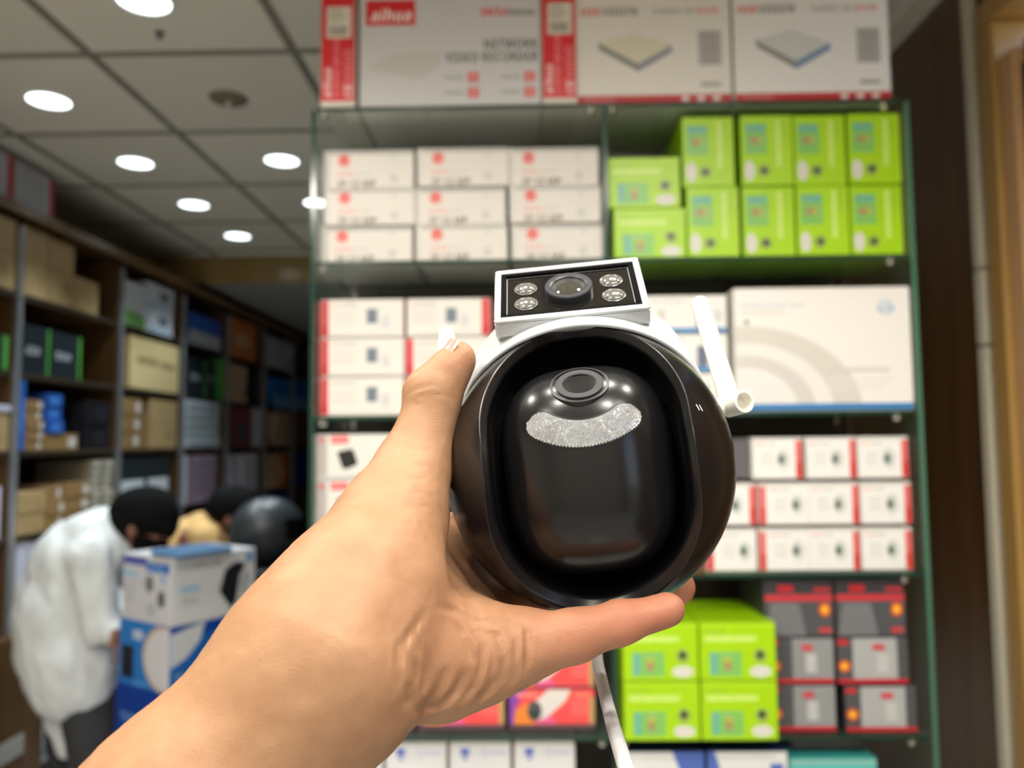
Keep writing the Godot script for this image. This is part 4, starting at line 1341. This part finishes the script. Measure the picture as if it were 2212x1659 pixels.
	part(t, "beard", flesh([bone(314, 1166, d - 0.005, 32, 338, 1172, d - 0.015, 25, 0.02), bone(296, 1150, d - 0.06, 16, 312, 1168, d - 0.05, 20, 0.02), bone(296, 1150, d + 0.06, 16, 312, 1168, d + 0.05, 20, 0.02)], 0.024, 3, folds(noise(50.0, 7), 0.004)), hairm, home)


func assistant() -> void:
	var d := 3.75
	var t := thing("person", "person in a tan shirt leaning forward behind the box stack, black hair and beard", "person", Vector3(at(415, 1200, d).x, 0, -d))
	var home := Transform3D(Basis(), -t.position)
	var x := t.position.x
	var skin := mat(rgb8(128, 78, 62), 0.55)
	var body := [bone(462, 1140, d, 26, 490, 1122, d, 28, 0.02), bone(500, 1102, d, 42, 508, 1112, d, 40, 0.03), bone(508, 1132, d, 28, 522, 1142, d, 22, 0.02), bone(530, 1122, d, 6, 536, 1130, d, 7, 0.01),
		bone(494, 1118, d - 0.08, 8, 492, 1132, d - 0.08, 7, 0.008), bone(494, 1118, d + 0.08, 8, 492, 1132, d + 0.08, 7, 0.008),
		bone(455, 1250, d - 0.16, 20, 500, 1290, d - 0.2, 15, 0.02), bone(455, 1250, d + 0.16, 20, 500, 1290, d + 0.16, 15, 0.02)]
	for s in [-0.1, 0.1]:
		body.append([Vector3(x - 0.05, 0.09, -d + s), Vector3(x + 0.1, 0.04, -d + s), 0.045, 0.034, 0.03])
		body.append([Vector3(x - 0.03, 0.45, -d + s), Vector3(x - 0.05, 0.09, -d + s), 0.058, 0.042, 0.03])
		body.append([at(384, 1360, d) + Vector3(0, 0, s * 0.9), Vector3(x - 0.03, 0.45, -d + s), 0.075, 0.058, 0.03])
		body.append([at(440, 1160, d) + Vector3(0, 0, s * 1.4), at(455, 1250, d) + Vector3(0, 0, s * 1.6), 0.05, 0.042, 0.03])
		body.append([at(462, 1140, d), at(440, 1160, d) + Vector3(0, 0, s * 1.4), 0.055, 0.05, 0.03])
	body.append_array([bone(462, 1140, d, 27, 430, 1180, d, 50, 0.04), bone(430, 1180, d, 50, 384, 1360, d, 52, 0.04)])
	body.append_array(five_fingers(at(503, 1292, d - 0.2), Vector3(0.8, -0.5, 0.1).normalized(), Vector3(0, 0.2, 1).normalized(), 0.014))
	body.append_array(five_fingers(at(503, 1292, d + 0.16), Vector3(0.8, -0.5, -0.1).normalized(), Vector3(0, 0.2, -1).normalized(), 0.014))
	part(t, "body", flesh(body, 0.024, 3), skin, home)
	part(t, "shirt", flesh([bone(448, 1160, d, 56, 414, 1190, d, 66, 0.05), bone(414, 1190, d, 66, 386, 1300, d, 66, 0.05), bone(386, 1300, d, 66, 384, 1360, d, 66, 0.03),
		bone(440, 1160, d - 0.15, 34, 455, 1248, d - 0.16, 30, 0.03), bone(440, 1160, d + 0.15, 34, 455, 1248, d + 0.16, 30, 0.03)], 0.03, 3, folds(noise(12.0, 9), 0.01)), mat(rgb8(206, 166, 106), 0.8), home)
	var hip := at(384, 1360, d)
	var legs := []
	for s in [-0.09, 0.09]:
		legs.append([hip + Vector3(0, 0.04, s), Vector3(x - 0.02, 0.45, -d + s), 0.095, 0.07, 0.04])
		legs.append([Vector3(x - 0.02, 0.45, -d + s), Vector3(x - 0.05, 0.1, -d + s), 0.07, 0.06, 0.03])
	part(t, "trousers", flesh(legs, 0.03, 3), mat(rgb8(50, 48, 48), 0.9), home)
	var hairm := mat(rgb8(15, 14, 14), 0.85, 0.0, 0.2)
	part(t, "hair", flesh([bone(494, 1096, d, 47, 512, 1094, d, 46, 0.03), bone(476, 1102, d, 28, 474, 1114, d, 22, 0.03), bone(532, 1098, d, 22, 540, 1104, d, 16, 0.03)], 0.024, 3, folds(noise(40.0, 6), 0.006)), hairm, home)
	part(t, "beard", flesh([bone(508, 1148, d, 24, 524, 1152, d, 20, 0.02), bone(494, 1136, d - 0.05, 14, 508, 1148, d - 0.04, 16, 0.02), bone(494, 1136, d + 0.05, 14, 508, 1148, d + 0.04, 16, 0.02)], 0.024, 3), hairm, home)


# ---------------------------------------------------------------- the camera in the hand

func stadium(t: float, w: float, top: float, bottom: float) -> Vector2:   # once round an opening with round ends; t in 0..1 from the right-hand middle
	var ct := top - w
	var cl := bottom + w
	var straight := ct - cl
	var total := TAU * w + 2.0 * straight
	var s := fposmod(t, 1.0) * total
	if s < straight * 0.5: return Vector2(w, (ct + cl) * 0.5 + s)
	s -= straight * 0.5
	if s < PI * w: return Vector2(cos(s / w) * w, ct + sin(s / w) * w)
	s -= PI * w
	if s < straight: return Vector2(-w, ct - s)
	s -= straight
	if s < PI * w: return Vector2(-cos(s / w) * w, cl - sin(s / w) * w)
	s -= PI * w
	return Vector2(w, cl + s)


func step(a: Array, k: float) -> float:
	var i := mini(int(k), a.size() - 1)
	return lerpf(a[i], a[mini(i + 1, a.size() - 1)], clampf(k - i, 0.0, 1.0))


func security_camera() -> void:
	var c := at(1272, 1013, 0.345)
	var zb := (EYE - c).normalized()
	var xb := Vector3.UP.cross(zb).normalized()
	var ball := Basis(xb, zb.cross(xb), zb) * Basis(Vector3.BACK, deg_to_rad(5.5))
	var t := thing("security_camera", "white and black two-lens security camera held up in the hand", "camera", c)
	t.basis = ball
	var tilt := Transform3D(Basis(Vector3.RIGHT, deg_to_rad(-46)), Vector3.ZERO)   # the housing's own upright, seen from below
	var black := mat(Color(0.075, 0.075, 0.08), 0.26, 0.0, 0.48)
	var inner := mat(Color(0.08, 0.08, 0.085), 0.25, 0.0, 0.48)
	var white := mat(rgb8(214, 218, 221), 0.3)
	var ws := 0.66
	# white housing
	var prof := []
	for q in [[0.905, 0.44], [0.92, 0.435], [0.935, 0.445], [0.938, 0.5], [0.932, 0.57], [0.915, 0.68], [0.9, 0.8], [0.87, 0.93], [0.82, 1.05], [0.72, 1.17], [0.55, 1.25], [0.3, 1.28], [0.0, 1.285]]:
		prof.append(Vector2(q[0], q[1]) * R)
	part(t, "housing", turned(prof, 96), white, tilt)
	# black ball with a slot
	part(t, "ball_shell", grid(160, 40, func(u, v):
		var e := stadium(-u, ws, 0.985, -0.92)
		var a := Vector3(e.x, e.y, sqrt(maxf(0.0, 1.0 - e.length_squared())))
		return a.slerp(Vector3(0, -0.25, -1).normalized(), pow(v, 1.2) * 0.97) * R, true), black)
	var slot := func(u: float, k: float) -> Vector3:
		var ins: float = step([0.0, 0.008, 0.046, 0.052, 0.058, 0.065], k)
		var dep: float = step([0.0, 0.0, 0.03, 0.09, 0.24, 0.42], k)
		var o := stadium(-u, ws, 0.985, -0.92)
		var e := stadium(-u, ws - ins, 0.985 - ins * 1.6, -0.92 + ins * 2.1)
		var p := Vector3(e.x, e.y, sqrt(maxf(0.0, 1.0 - o.length_squared())) - dep)
		if k > 5.0: p = p.lerp(Vector3(0, 0.03, -0.5), sin((k - 5.0) / 8.0 * PI / 2))
		return p * R
	part(t, "slot_rim", grid(160, 12, func(u, v): return slot.call(u, v * 3.4), true), black)
	part(t, "slot_recess", grid(160, 20, func(u, v): return slot.call(u, 3.4 + v * 9.6), true), mat(Color(0.05, 0.05, 0.055), 0.7, 0.0, 0.25))
	# the turning eye, with a seam near its foot
	var half := Vector3(0.59, 0.70, 0.83)
	var pole := Basis(Vector3.RIGHT, deg_to_rad(26))
	var drum := func(d: Vector3) -> Vector3:
		var n := 2.8
		return d * half * pow(pow(absf(d.x), n) + pow(absf(d.y), n) + pow(absf(d.z), n), -1.0 / n)
	part(t, "eye", grid(96, 64, func(u, v):
		var b: float = PI / 2 - v * 2.22
		return drum.call(pole * Vector3(cos(b) * sin(TAU * u), sin(b), cos(b) * cos(TAU * u))) * R, true), inner)
	part(t, "eye_foot", grid(96, 24, func(u, v):
		var b: float = PI / 2 - 2.16 - v * (PI - 2.16)
		return drum.call(pole * Vector3(cos(b) * sin(TAU * u), sin(b), cos(b) * cos(TAU * u))) * R * 0.988, true), inner)
	# lens of the eye
	var lp: Vector3 = drum.call(Vector3(0.0, 0.70, 0.714))
	var ln := Vector3(0, pow(lp.y / half.y, 1.8) / half.y, pow(lp.z / half.z, 1.8) / half.z).normalized()
	var lb := Basis(Quaternion(Vector3.UP, ln))
	var lx := Transform3D(lb, (lp - ln * 0.02) * R)
	var eye_lens := part(t, "eye_lens", lathe([Vector2(0.19, -0.02) * R, Vector2(0.188, 0.012) * R, Vector2(0.172, 0.014) * R, Vector2(0.165, -0.002) * R, Vector2(0.155, -0.004) * R], 64), mat(Color(0.12, 0.12, 0.12), 0.35), lx)
	part(eye_lens, "lens_ring", lathe([Vector2(0.154, -0.01) * R, Vector2(0.152, 0.018) * R, Vector2(0.147, 0.021) * R, Vector2(0.108, 0.021) * R, Vector2(0.102, 0.014) * R], 64), mat(Color(0.2, 0.2, 0.21), 0.5))
	part(eye_lens, "lens_barrel", lathe([Vector2(0.104, 0.014) * R, Vector2(0.088, -0.05) * R, Vector2(0.07, -0.055) * R, Vector2(0.062, -0.09) * R, Vector2(0, -0.09) * R], 48), mat(Color(0.03, 0.03, 0.03), 0.55, 0.0, 0.2))
	var dome := []
	for k in 9: dome.append(Vector2(0.036 * sin(PI / 2 * k / 8.0), -0.085 + 0.035 * cos(PI / 2 * k / 8.0)) * R)
	part(eye_lens, "lens_glass", turned(dome, 40), mat(Color(0.1, 0.11, 0.1), 0.03, 0.0, 0.8))
	# faceted lamp strip below it
	var bend := func(r: float, a: float, out: float) -> Vector3:
		var p: Vector3 = lp + lb * Vector3(r * sin(a), 0, r * cos(a) * 1.0)
		return drum.call((p / half).normalized()) * (1.0 + out) * R
	var strip := tool()
	var rng := RandomNumberGenerator.new()
	rng.seed = 11
	var na := 44
	var nr := 11
	for i in na:
		for j in nr:
			var q := []
			for e in [[0, 0], [1, 0], [1, 1], [0, 1]]:
				var a: float = lerpf(-1.02, 1.02, float(i + e[0]) / na)
				var s: float = (float(j + e[1]) / nr - 0.5) * 2.0
				var room_: float = sqrt(maxf(0.0, 1.0 - pow(maxf(0.0, absf(a) - 0.78) / 0.245, 2.0)))
				q.append(bend.call(0.44 + s * 0.122 * room_, a, 0.0035))
			var am: float = lerpf(-1.02, 1.02, (i + 0.5) / na)
			var rm: float = sqrt(maxf(0.0, 1.0 - pow(maxf(0.0, absf(am) - 0.78) / 0.245, 2.0)))
			var mid: Vector3 = bend.call(0.44 + ((j + 0.5) / nr - 0.5) * 0.244 * rm, am + rng.randf_range(-0.003, 0.003), rng.randf_range(0.014, 0.03))
			for e in 4:
				face(strip, [q[e], q[(e + 1) % 4], mid], mid)
	var facet := mat(rgb8(236, 238, 240), 0.1, 0.8)
	part(t, "lamp_strip", strip.commit(), facet)
	part(t, "lamp_strip_bed", grid(60, 4, func(u, v):
		var a: float = lerpf(-1.06, 1.06, u)
		var room_: float = sqrt(maxf(0.0, 1.0 - pow(maxf(0.0, absf(a) - 0.78) / 0.285, 2.0)))
		return bend.call(0.44 + (v - 0.5) * 0.27 * room_, a, 0.0022)), mat(Color(0.008, 0.008, 0.008), 0.4))
	# two small white strokes on the ball
	for k in 2:
		var p := Vector3(0.715 + k * 0.022, 0.31 - k * 0.005, 0.0)
		p.z = sqrt(1.0 - p.x * p.x - p.y * p.y)
		part(t, "printed_mark", soft_box(Vector3(0.009, 0.044, 0.004) * R, 0.0018 * R, 2), mat(rgb8(214, 216, 220), 0.5), Transform3D(Basis(Quaternion(Vector3.BACK, p)) * Basis(Vector3.BACK, 0.35), p * R * 1.001))
	# fixed head above the ball
	var cy := 0.87
	var zf := 0.9
	var hw := 0.535
	var hh := 0.345
	var head := Node3D.new()
	head.name = "fixed_head"
	var hc := Vector3(0, cy, zf) * R
	head.transform = tilt * Transform3D(Basis(), hc) * Transform3D(Basis(Vector3.UP, deg_to_rad(1.5)), Vector3.ZERO) * Transform3D(Basis(), -hc)
	t.add_child(head)
	var case_ := tool()
	var lo := cy - hh
	var hi := cy + hh
	var side := [Vector2(zf + 0.03, lo), Vector2(zf + 0.03, hi), Vector2(-0.1, hi), Vector2(-0.1, hi - 0.05), Vector2(0.25, hi - 0.14), Vector2(0.83, lo)]
	var mid := Vector2(0.62, cy + 0.1)
	for sg in [-1.0, 1.0]:
		var cap := []
		for q in side: cap.append(Vector3(sg * hw, mid.y + (q.y - mid.y) * 0.965, mid.x + (q.x - mid.x) * 0.965) * R)
		face(case_, cap, Vector3(sg, 0, 0))
		for k in side.size():
			var p: Vector2 = side[k]
			var q: Vector2 = side[(k + 1) % side.size()]
			var m := Vector3(0, (p.y + q.y) * 0.5 - mid.y, (p.x + q.x) * 0.5 - mid.x)
			face(case_, [Vector3(sg * (hw - 0.02), p.y, p.x) * R, Vector3(sg * (hw - 0.02), q.y, q.x) * R, cap[(k + 1) % side.size()], cap[k]], m + Vector3(sg * 0.3, 0, 0))
			if sg > 0: face(case_, [Vector3(hw - 0.02, p.y, p.x) * R, Vector3(hw - 0.02, q.y, q.x) * R, Vector3(-hw + 0.02, q.y, q.x) * R, Vector3(-hw + 0.02, p.y, p.x) * R], m)
	part(head, "head_case", case_.commit(), white)
	var frame := tool()
	var wall := 0.045
	for q in [[0, hh - wall / 2, hw * 2, wall], [0, -hh + wall / 2, hw * 2, wall], [-hw + wall / 2, 0, wall, hh * 2 - wall * 2], [hw - wall / 2, 0, wall, hh * 2 - wall * 2]]:
		add_block(frame, Vector3(q[0], cy + q[1], zf + 0.045) * R, Vector3(q[2], q[3], 0.04) * R, 0.012 * R)
	part(head, "frame", frame.commit(), white)
	var gasket := tool()
	var gw := hw - wall - 0.02
	var gh := hh - wall - 0.02
	for q in [[0, gh, gw * 2 + 0.04, 0.04], [0, -gh, gw * 2 + 0.04, 0.04], [-gw, 0, 0.04, gh * 2 - 0.04], [gw, 0, 0.04, gh * 2 - 0.04]]:
		add_block(gasket, Vector3(q[0], q[1], 0.016) * R, Vector3(q[2], q[3], 0.08) * R, 0.006 * R)
	part(head, "window_gasket", gasket.commit(), mat(Color(0.06, 0.06, 0.062), 0.75, 0.0, 0.15), Transform3D(Basis(), Vector3(0, cy, zf + 0.0) * R))
	part(head, "window_panel", block(Vector3(hw * 2 - 0.18, hh * 2 - 0.18, 0.04) * R, 0.003 * R), mat(Color(0.1, 0.095, 0.09), 0.06), Transform3D(Basis(), Vector3(0.0, cy, zf + 0.013) * R))
	var up := Basis(Vector3.RIGHT, PI / 2)
	var led := []
	for k in 9: led.append(Vector2(0.07 * sin(PI / 2 * k / 8.0), 0.025 * cos(PI / 2 * k / 8.0)) * R)
	for q in [[-0.31, 0.085], [-0.31, -0.115], [0.31, 0.085], [0.31, -0.115]]:
		var base := Transform3D(up, Vector3(q[0], cy + q[1], zf + 0.0335) * R)
		part(head, "infrared_lamp", lathe([Vector2(0.0, 0.0) * R, Vector2(0.08, 0.0) * R, Vector2(0.084, 0.004) * R, Vector2(0.078, 0.007) * R, Vector2(0.07, 0.003) * R], 40), mat(rgb8(104, 104, 100), 0.3, 0.5), base)
		part(head, "lamp_dome", turned(led, 32), mat(rgb8(112, 112, 106), 0.14, 0.2), base)
		part(head, "lamp_core", turned(led, 20), mat(rgb8(206, 206, 196), 0.15), Transform3D(up.scaled(Vector3.ONE * 0.36), Vector3(q[0], cy + q[1] - 0.008, zf + 0.05) * R))
	var ml := Transform3D(up, Vector3(0.0, cy, zf + 0.01) * R)
	part(head, "lens_ring", lathe([Vector2(0.172, 0.0) * R, Vector2(0.172, 0.07) * R, Vector2(0.166, 0.078) * R, Vector2(0.135, 0.078) * R, Vector2(0.122, 0.07) * R, Vector2(0.112, 0.03) * R], 72), mat(Color(0.19, 0.2, 0.22), 0.36), ml)
	part(head, "lens_cone", lathe([Vector2(0.122, 0.062) * R, Vector2(0.075, 0.03) * R, Vector2(0.06, 0.03) * R], 60), mat(rgb8(44, 44, 40), 0.5), ml)
	var cup := []
	for k in 9: cup.append(Vector2(0.108 * sin(PI / 2 * k / 8.0), 0.034 + 0.022 * cos(PI / 2 * k / 8.0)) * R)
	part(head, "lens_glass", turned(cup, 40), mat(rgb8(62, 60, 54), 0.05, 0.0, 0.8), ml)
	# two aerials on hinges at the sides
	var ivory := mat(rgb8(240, 238, 228), 0.25)
	for s in [-1.0, 1.0]:
		var a := part(t, "antenna", tube([Vector3(s * 1.1, 0.5, 0.0) * R, Vector3(s * 1.11, 1.0, 0.0) * R, Vector3(s * 1.12, 1.45, 0.0) * R, Vector3(s * 1.13, 1.93, 0.0) * R], [0.078 * R, 0.078 * R, 0.076 * R, 0.074 * R], 28), ivory, tilt)
		part(a, "hinge_barrel", lathe([Vector2(0.0, -0.1) * R, Vector2(0.078, -0.1) * R, Vector2(0.084, -0.09) * R, Vector2(0.084, 0.11) * R, Vector2(0.08, 0.12) * R, Vector2(0.066, 0.12) * R, Vector2(0.062, 0.03) * R, Vector2(0.0, 0.03) * R], 36), ivory, Transform3D(Basis(Quaternion(Vector3.UP, Vector3(s * 0.42, -0.62, 0.66).normalized())), Vector3(s * 1.12, 0.49, 0.03) * R))
		part(a, "hinge_base", lathe([Vector2(0.075, -0.16) * R, Vector2(0.075, 0.0) * R, Vector2(0.06, 0.02) * R, Vector2(0.0, 0.02) * R], 30), ivory, Transform3D(Basis(Vector3.BACK, -PI / 2 * s), Vector3(s * 1.02, 0.5, 0.0) * R))
	# its lead hangs down behind the hand
	var inv := t.transform.affine_inverse()
	var lead := []
	for q in [[1300, 1000, 0.412], [1306, 1120, 0.466], [1300, 1300, 0.462], [1289, 1405, 0.42], [1302, 1480, 0.375], [1325, 1570, 0.325], [1352, 1660, 0.28], [1376, 1760, 0.25], [1380, 1900, 0.24]]:
		lead.append(inv * at(q[0], q[1], q[2]))
	part(t, "power_lead", tube(lead, [0.0028, 0.0028, 0.0028], 18), mat(rgb8(222, 222, 226), 0.4))


func photographer() -> void:
	var lines := []      # skin creases: runs of points on the near side of the palm, as width in mm, depth in mm, then points
	for s in [
		"1.2 0.7 934,1300 892,1360 862,1400 862,1440 868,1480 885,1528", "1.4 1.1 897,1418 895,1472 880,1506 872,1530", "1.3 0.9 925,1405 921,1470 897,1509 878,1532", "1.4 1.2 962,1440 950,1485 929,1511 888,1540",
		"1.4 1.3 1004,1445 985,1490 960,1514 890,1546", "1.2 0.9 1042,1385 1038,1445 1021,1485 985,1520", "1.3 1.1 1074,1460 1056,1490 1028,1514", "1.2 0.9 1030,1352 1073,1373 1091,1415 1088,1480",
		"1.2 1.0 1116,1375 1114,1440 1104,1484", "1.3 1.2 1141,1345 1140,1400 1130,1462", "1.2 0.8 985,1340 1012,1400 1025,1436", "0.9 0.4 880,1410 905,1450 900,1480", "0.8 0.4 940,1430 938,1470 915,1500",
		"0.8 0.45 980,1440 968,1480 940,1510", "0.8 0.4 1020,1440 1008,1480 975,1515", "0.8 0.4 1064,1420 1060,1462 1045,1490", "0.9 0.4 1100,1400 1102,1440 1095,1470",
		"0.8 0.45 1219,1330 1223,1362 1219,1395", "0.7 0.35 1328,1305 1333,1345 1330,1378", "0.7 0.3 1160,1340 1166,1370 1160,1420",
		"1.2 0.8 935,1308 985,1320 1020,1342 1070,1346 1150,1342", "0.9 0.5 884,1350 878,1400 886,1450", "0.9 0.4 900,1325 898,1370 915,1420", "0.8 0.5 880,852 905,838 945,830", "0.7 0.4 884,866 920,853 965,855 992,870", "0.6 0.25 886,878 925,866 975,872",
		"0.6 0.25 850,1075 900,1066 955,1070", "0.5 0.22 838,1100 900,1092 958,1098", "0.5 0.22 862,1040 905,1034 950,1040", "0.5 0.2 870,1010 910,1005 950,1012", "0.5 0.22 820,1140 880,1128 945,1140", "0.5 0.15 700,1330 760,1380 800,1450", "0.6 0.35 900,1250 925,1270 930,1300", "0.5 0.2 868,975 912,968 956,978", "0.5 0.2 800,1170 870,1155 940,1172"]:
		var w: PackedStringArray = s.split(" ")
		var pts := PackedVector2Array()
		for k in range(2, w.size()):
			var xy := w[k].split(",")
			pts.append(Vector2((float(xy[0]) - 1106.0) / F, -(float(xy[1]) - 829.5) / F))
		var box := Rect2(pts[0], Vector2.ZERO)
		for q in pts: box = box.expand(q)
		lines.append([float(w[0]) * 0.001, float(w[1]) * 0.001, pts, box.grow(0.011)])
	var inv := cb.inverse()
	var wr := noise(260.0, 31)
	var slow := noise(45.0, 32)
	var crease := func(p: Vector3) -> float:
		var q := inv * (p - EYE)
		var u := Vector2(q.x, q.y) / -q.z
		var sum := wr.get_noise_3dv(p) * 0.00012 + slow.get_noise_3dv(p) * 0.0006
		if -q.z > 0.335: return sum
		for l in lines:
			if not l[3].has_point(u): continue
			var pts: PackedVector2Array = l[2]
			var best := 1.0
			var along := 0.0
			for k in pts.size() - 1:
				var near := Geometry2D.get_closest_point_to_segment(u, pts[k], pts[k + 1])
				var gap := u.distance_to(near)
				if gap < best:
					best = gap
					along = (k + near.distance_to(pts[k]) / pts[k].distance_to(pts[k + 1])) / (pts.size() - 1.0)
			var x: float = best * -q.z / l[0]
			if x < 3.0: sum += l[1] * (exp(-x * x) - 0.3 * exp(-(x - 1.9) * (x - 1.9) * 2.0)) * minf(1.0, 5.5 * along * (1.0 - along))
		return sum
	var blush := [[at(1440, 1318, 0.300), 0.016, 0.85], [at(1466, 1270, 0.37), 0.02, 1.0], [at(1350, 1335, 0.294), 0.02, 0.75], [at(1230, 1360, 0.292), 0.02, 0.45], [at(930, 1400, 0.285), 0.03, 0.25], [at(995, 765, 0.33), 0.01, 0.3], [at(1010, 1250, 0.37), 0.04, 0.5]]
	var mott := noise(60.0, 33)
	var tint := func(p: Vector3) -> Color:
		var c := Color(0.40, 0.215, 0.115).lerp(Color(0.45, 0.252, 0.138), 0.5 + mott.get_noise_3dv(p) * 0.9)
		for b in blush:
			var x: float = p.distance_to(b[0]) / b[1]
			if x < 2.5: c = c.lerp(Color(0.5, 0.16, 0.105), b[2] * exp(-x * x) * 0.6)
		return c
	var wrist := at(715, 1420, 0.278)
	var fore := at(390, 1800, 0.262)
	var elbow := wrist + (fore - wrist).normalized() * 0.25 + Vector3(-0.01, -0.02, 0.02)
	var bones := [
		[elbow, fore, 0.042, 0.0325, 0.02], [fore, wrist, 0.0325, 0.0312, 0.02],
		[wrist, at(790, 1270, 0.290), 0.0312, 0.0245, 0.02],
		bone(790, 1270, 0.290, 148, 851, 1119, 0.312, 104, 0.016), bone(851, 1119, 0.312, 104, 893, 1010, 0.325, 74, 0.012), bone(893, 1010, 0.325, 74, 918, 930, 0.330, 57, 0.008),
		bone(918, 930, 0.330, 57, 940, 850, 0.333, 56, 0.006), bone(908, 846, 0.331, 30, 918, 842, 0.331, 30, 0.006), bone(940, 850, 0.333, 55, 972, 800, 0.334, 43, 0.006), bone(972, 800, 0.334, 43, 992, 775, 0.335, 37, 0.004),
		[wrist, at(838, 1385, 0.290), 0.030, 0.0215, 0.01],
		bone(838, 1385, 0.290, 130, 955, 1424, 0.297, 112, 0.009), bone(955, 1424, 0.297, 112, 1060, 1408, 0.302, 91, 0.01), bone(1060, 1406, 0.302, 88, 1140, 1393, 0.303, 67, 0.008),
		bone(1140, 1393, 0.303, 67, 1240, 1373, 0.300, 53, 0.006), bone(1240, 1373, 0.300, 53, 1340, 1345, 0.299, 43, 0.004), bone(1340, 1345, 0.299, 43, 1441, 1318, 0.302, 37, 0.004),
		bone(800, 1330, 0.300, 120, 985, 1180, 0.392, 68, 0.012), bone(800, 1330, 0.300, 120, 1020, 1250, 0.388, 70, 0.012), bone(840, 1370, 0.300, 110, 1075, 1320, 0.365, 66, 0.012), bone(900, 1400, 0.3, 100, 1140, 1370, 0.33, 56, 0.012),
		bone(1075, 1320, 0.365, 64, 1200, 1345, 0.372, 45, 0.006), bone(1200, 1345, 0.372, 45, 1340, 1320, 0.378, 40, 0.003), bone(1340, 1320, 0.378, 40, 1466, 1270, 0.374, 35, 0.003),
		bone(1020, 1250, 0.388, 64, 1150, 1230, 0.420, 42, 0.006), bone(1150, 1230, 0.420, 42, 1290, 1190, 0.432, 38, 0.003), bone(1290, 1190, 0.432, 38, 1400, 1140, 0.430, 33, 0.003),
		bone(985, 1180, 0.392, 62, 1090, 1100, 0.428, 41, 0.006), bone(1090, 1100, 0.428, 41, 1200, 1030, 0.445, 36, 0.003), bone(1200, 1030, 0.445, 36, 1290, 980, 0.450, 32, 0.003)]
	var t := thing("person", "bare hand and forearm holding up the security camera, palm cupped under its ball", "person", at(900, 1350, 0.3))
	var home := Transform3D(Basis(), -t.position)
	var skin := StandardMaterial3D.new()
	skin.vertex_color_use_as_albedo = true
	skin.roughness = 0.5
	skin.metallic_specular = 0.42
	skin.subsurf_scatter_enabled = true
	skin.subsurf_scatter_strength = 0.06
	var pore := FastNoiseLite.new()
	pore.noise_type = FastNoiseLite.TYPE_CELLULAR
	pore.frequency = 0.06
	pore.seed = 5
	var tex := ImageTexture.create_from_image(pore.get_seamless_image(512, 512))
	skin.heightmap_enabled = true
	skin.heightmap_texture = tex
	skin.heightmap_scale = 0.012
	skin.uv1_triplanar = true
	skin.uv1_scale = Vector3.ONE * 45.0
	part(t, "hand", flesh(bones, 0.006, 5, crease, tint), skin, home)
	# the thumb's nail, seen from its side
	var a := at(940, 850, 0.333)
	var b := at(992, 775, 0.335)
	var ax := (b - a).normalized()
	var out := (cb * Vector3(-0.82, 0.56, 0.2)).normalized()
	out = (out - ax * out.dot(ax)).normalized()
	var sd := ax.cross(out)
	var nail := grid(16, 16, func(u, v):
		var ang: float = (u - 0.5) * 1.9
		var l: float = lerpf(-0.0075, 0.0048, v)
		var r := 0.0080 + 0.0016 * maxf(0.0, 0.7 - v)
		return at(992, 775, 0.335) + ax * l + (out * cos(ang) + sd * sin(ang)) * r)
	var nail_o := part(t, "thumbnail", nail, mat(rgb8(214, 150, 138), 0.28), home)
	part(nail_o, "nail_edge", grid(16, 3, func(u, v):
		var ang: float = (u - 0.5) * 1.9
		return at(992, 775, 0.335) + ax * lerpf(0.0045, 0.0049, v) + (out * cos(ang) + sd * sin(ang)) * 0.00795), mat(rgb8(222, 190, 178), 0.3))
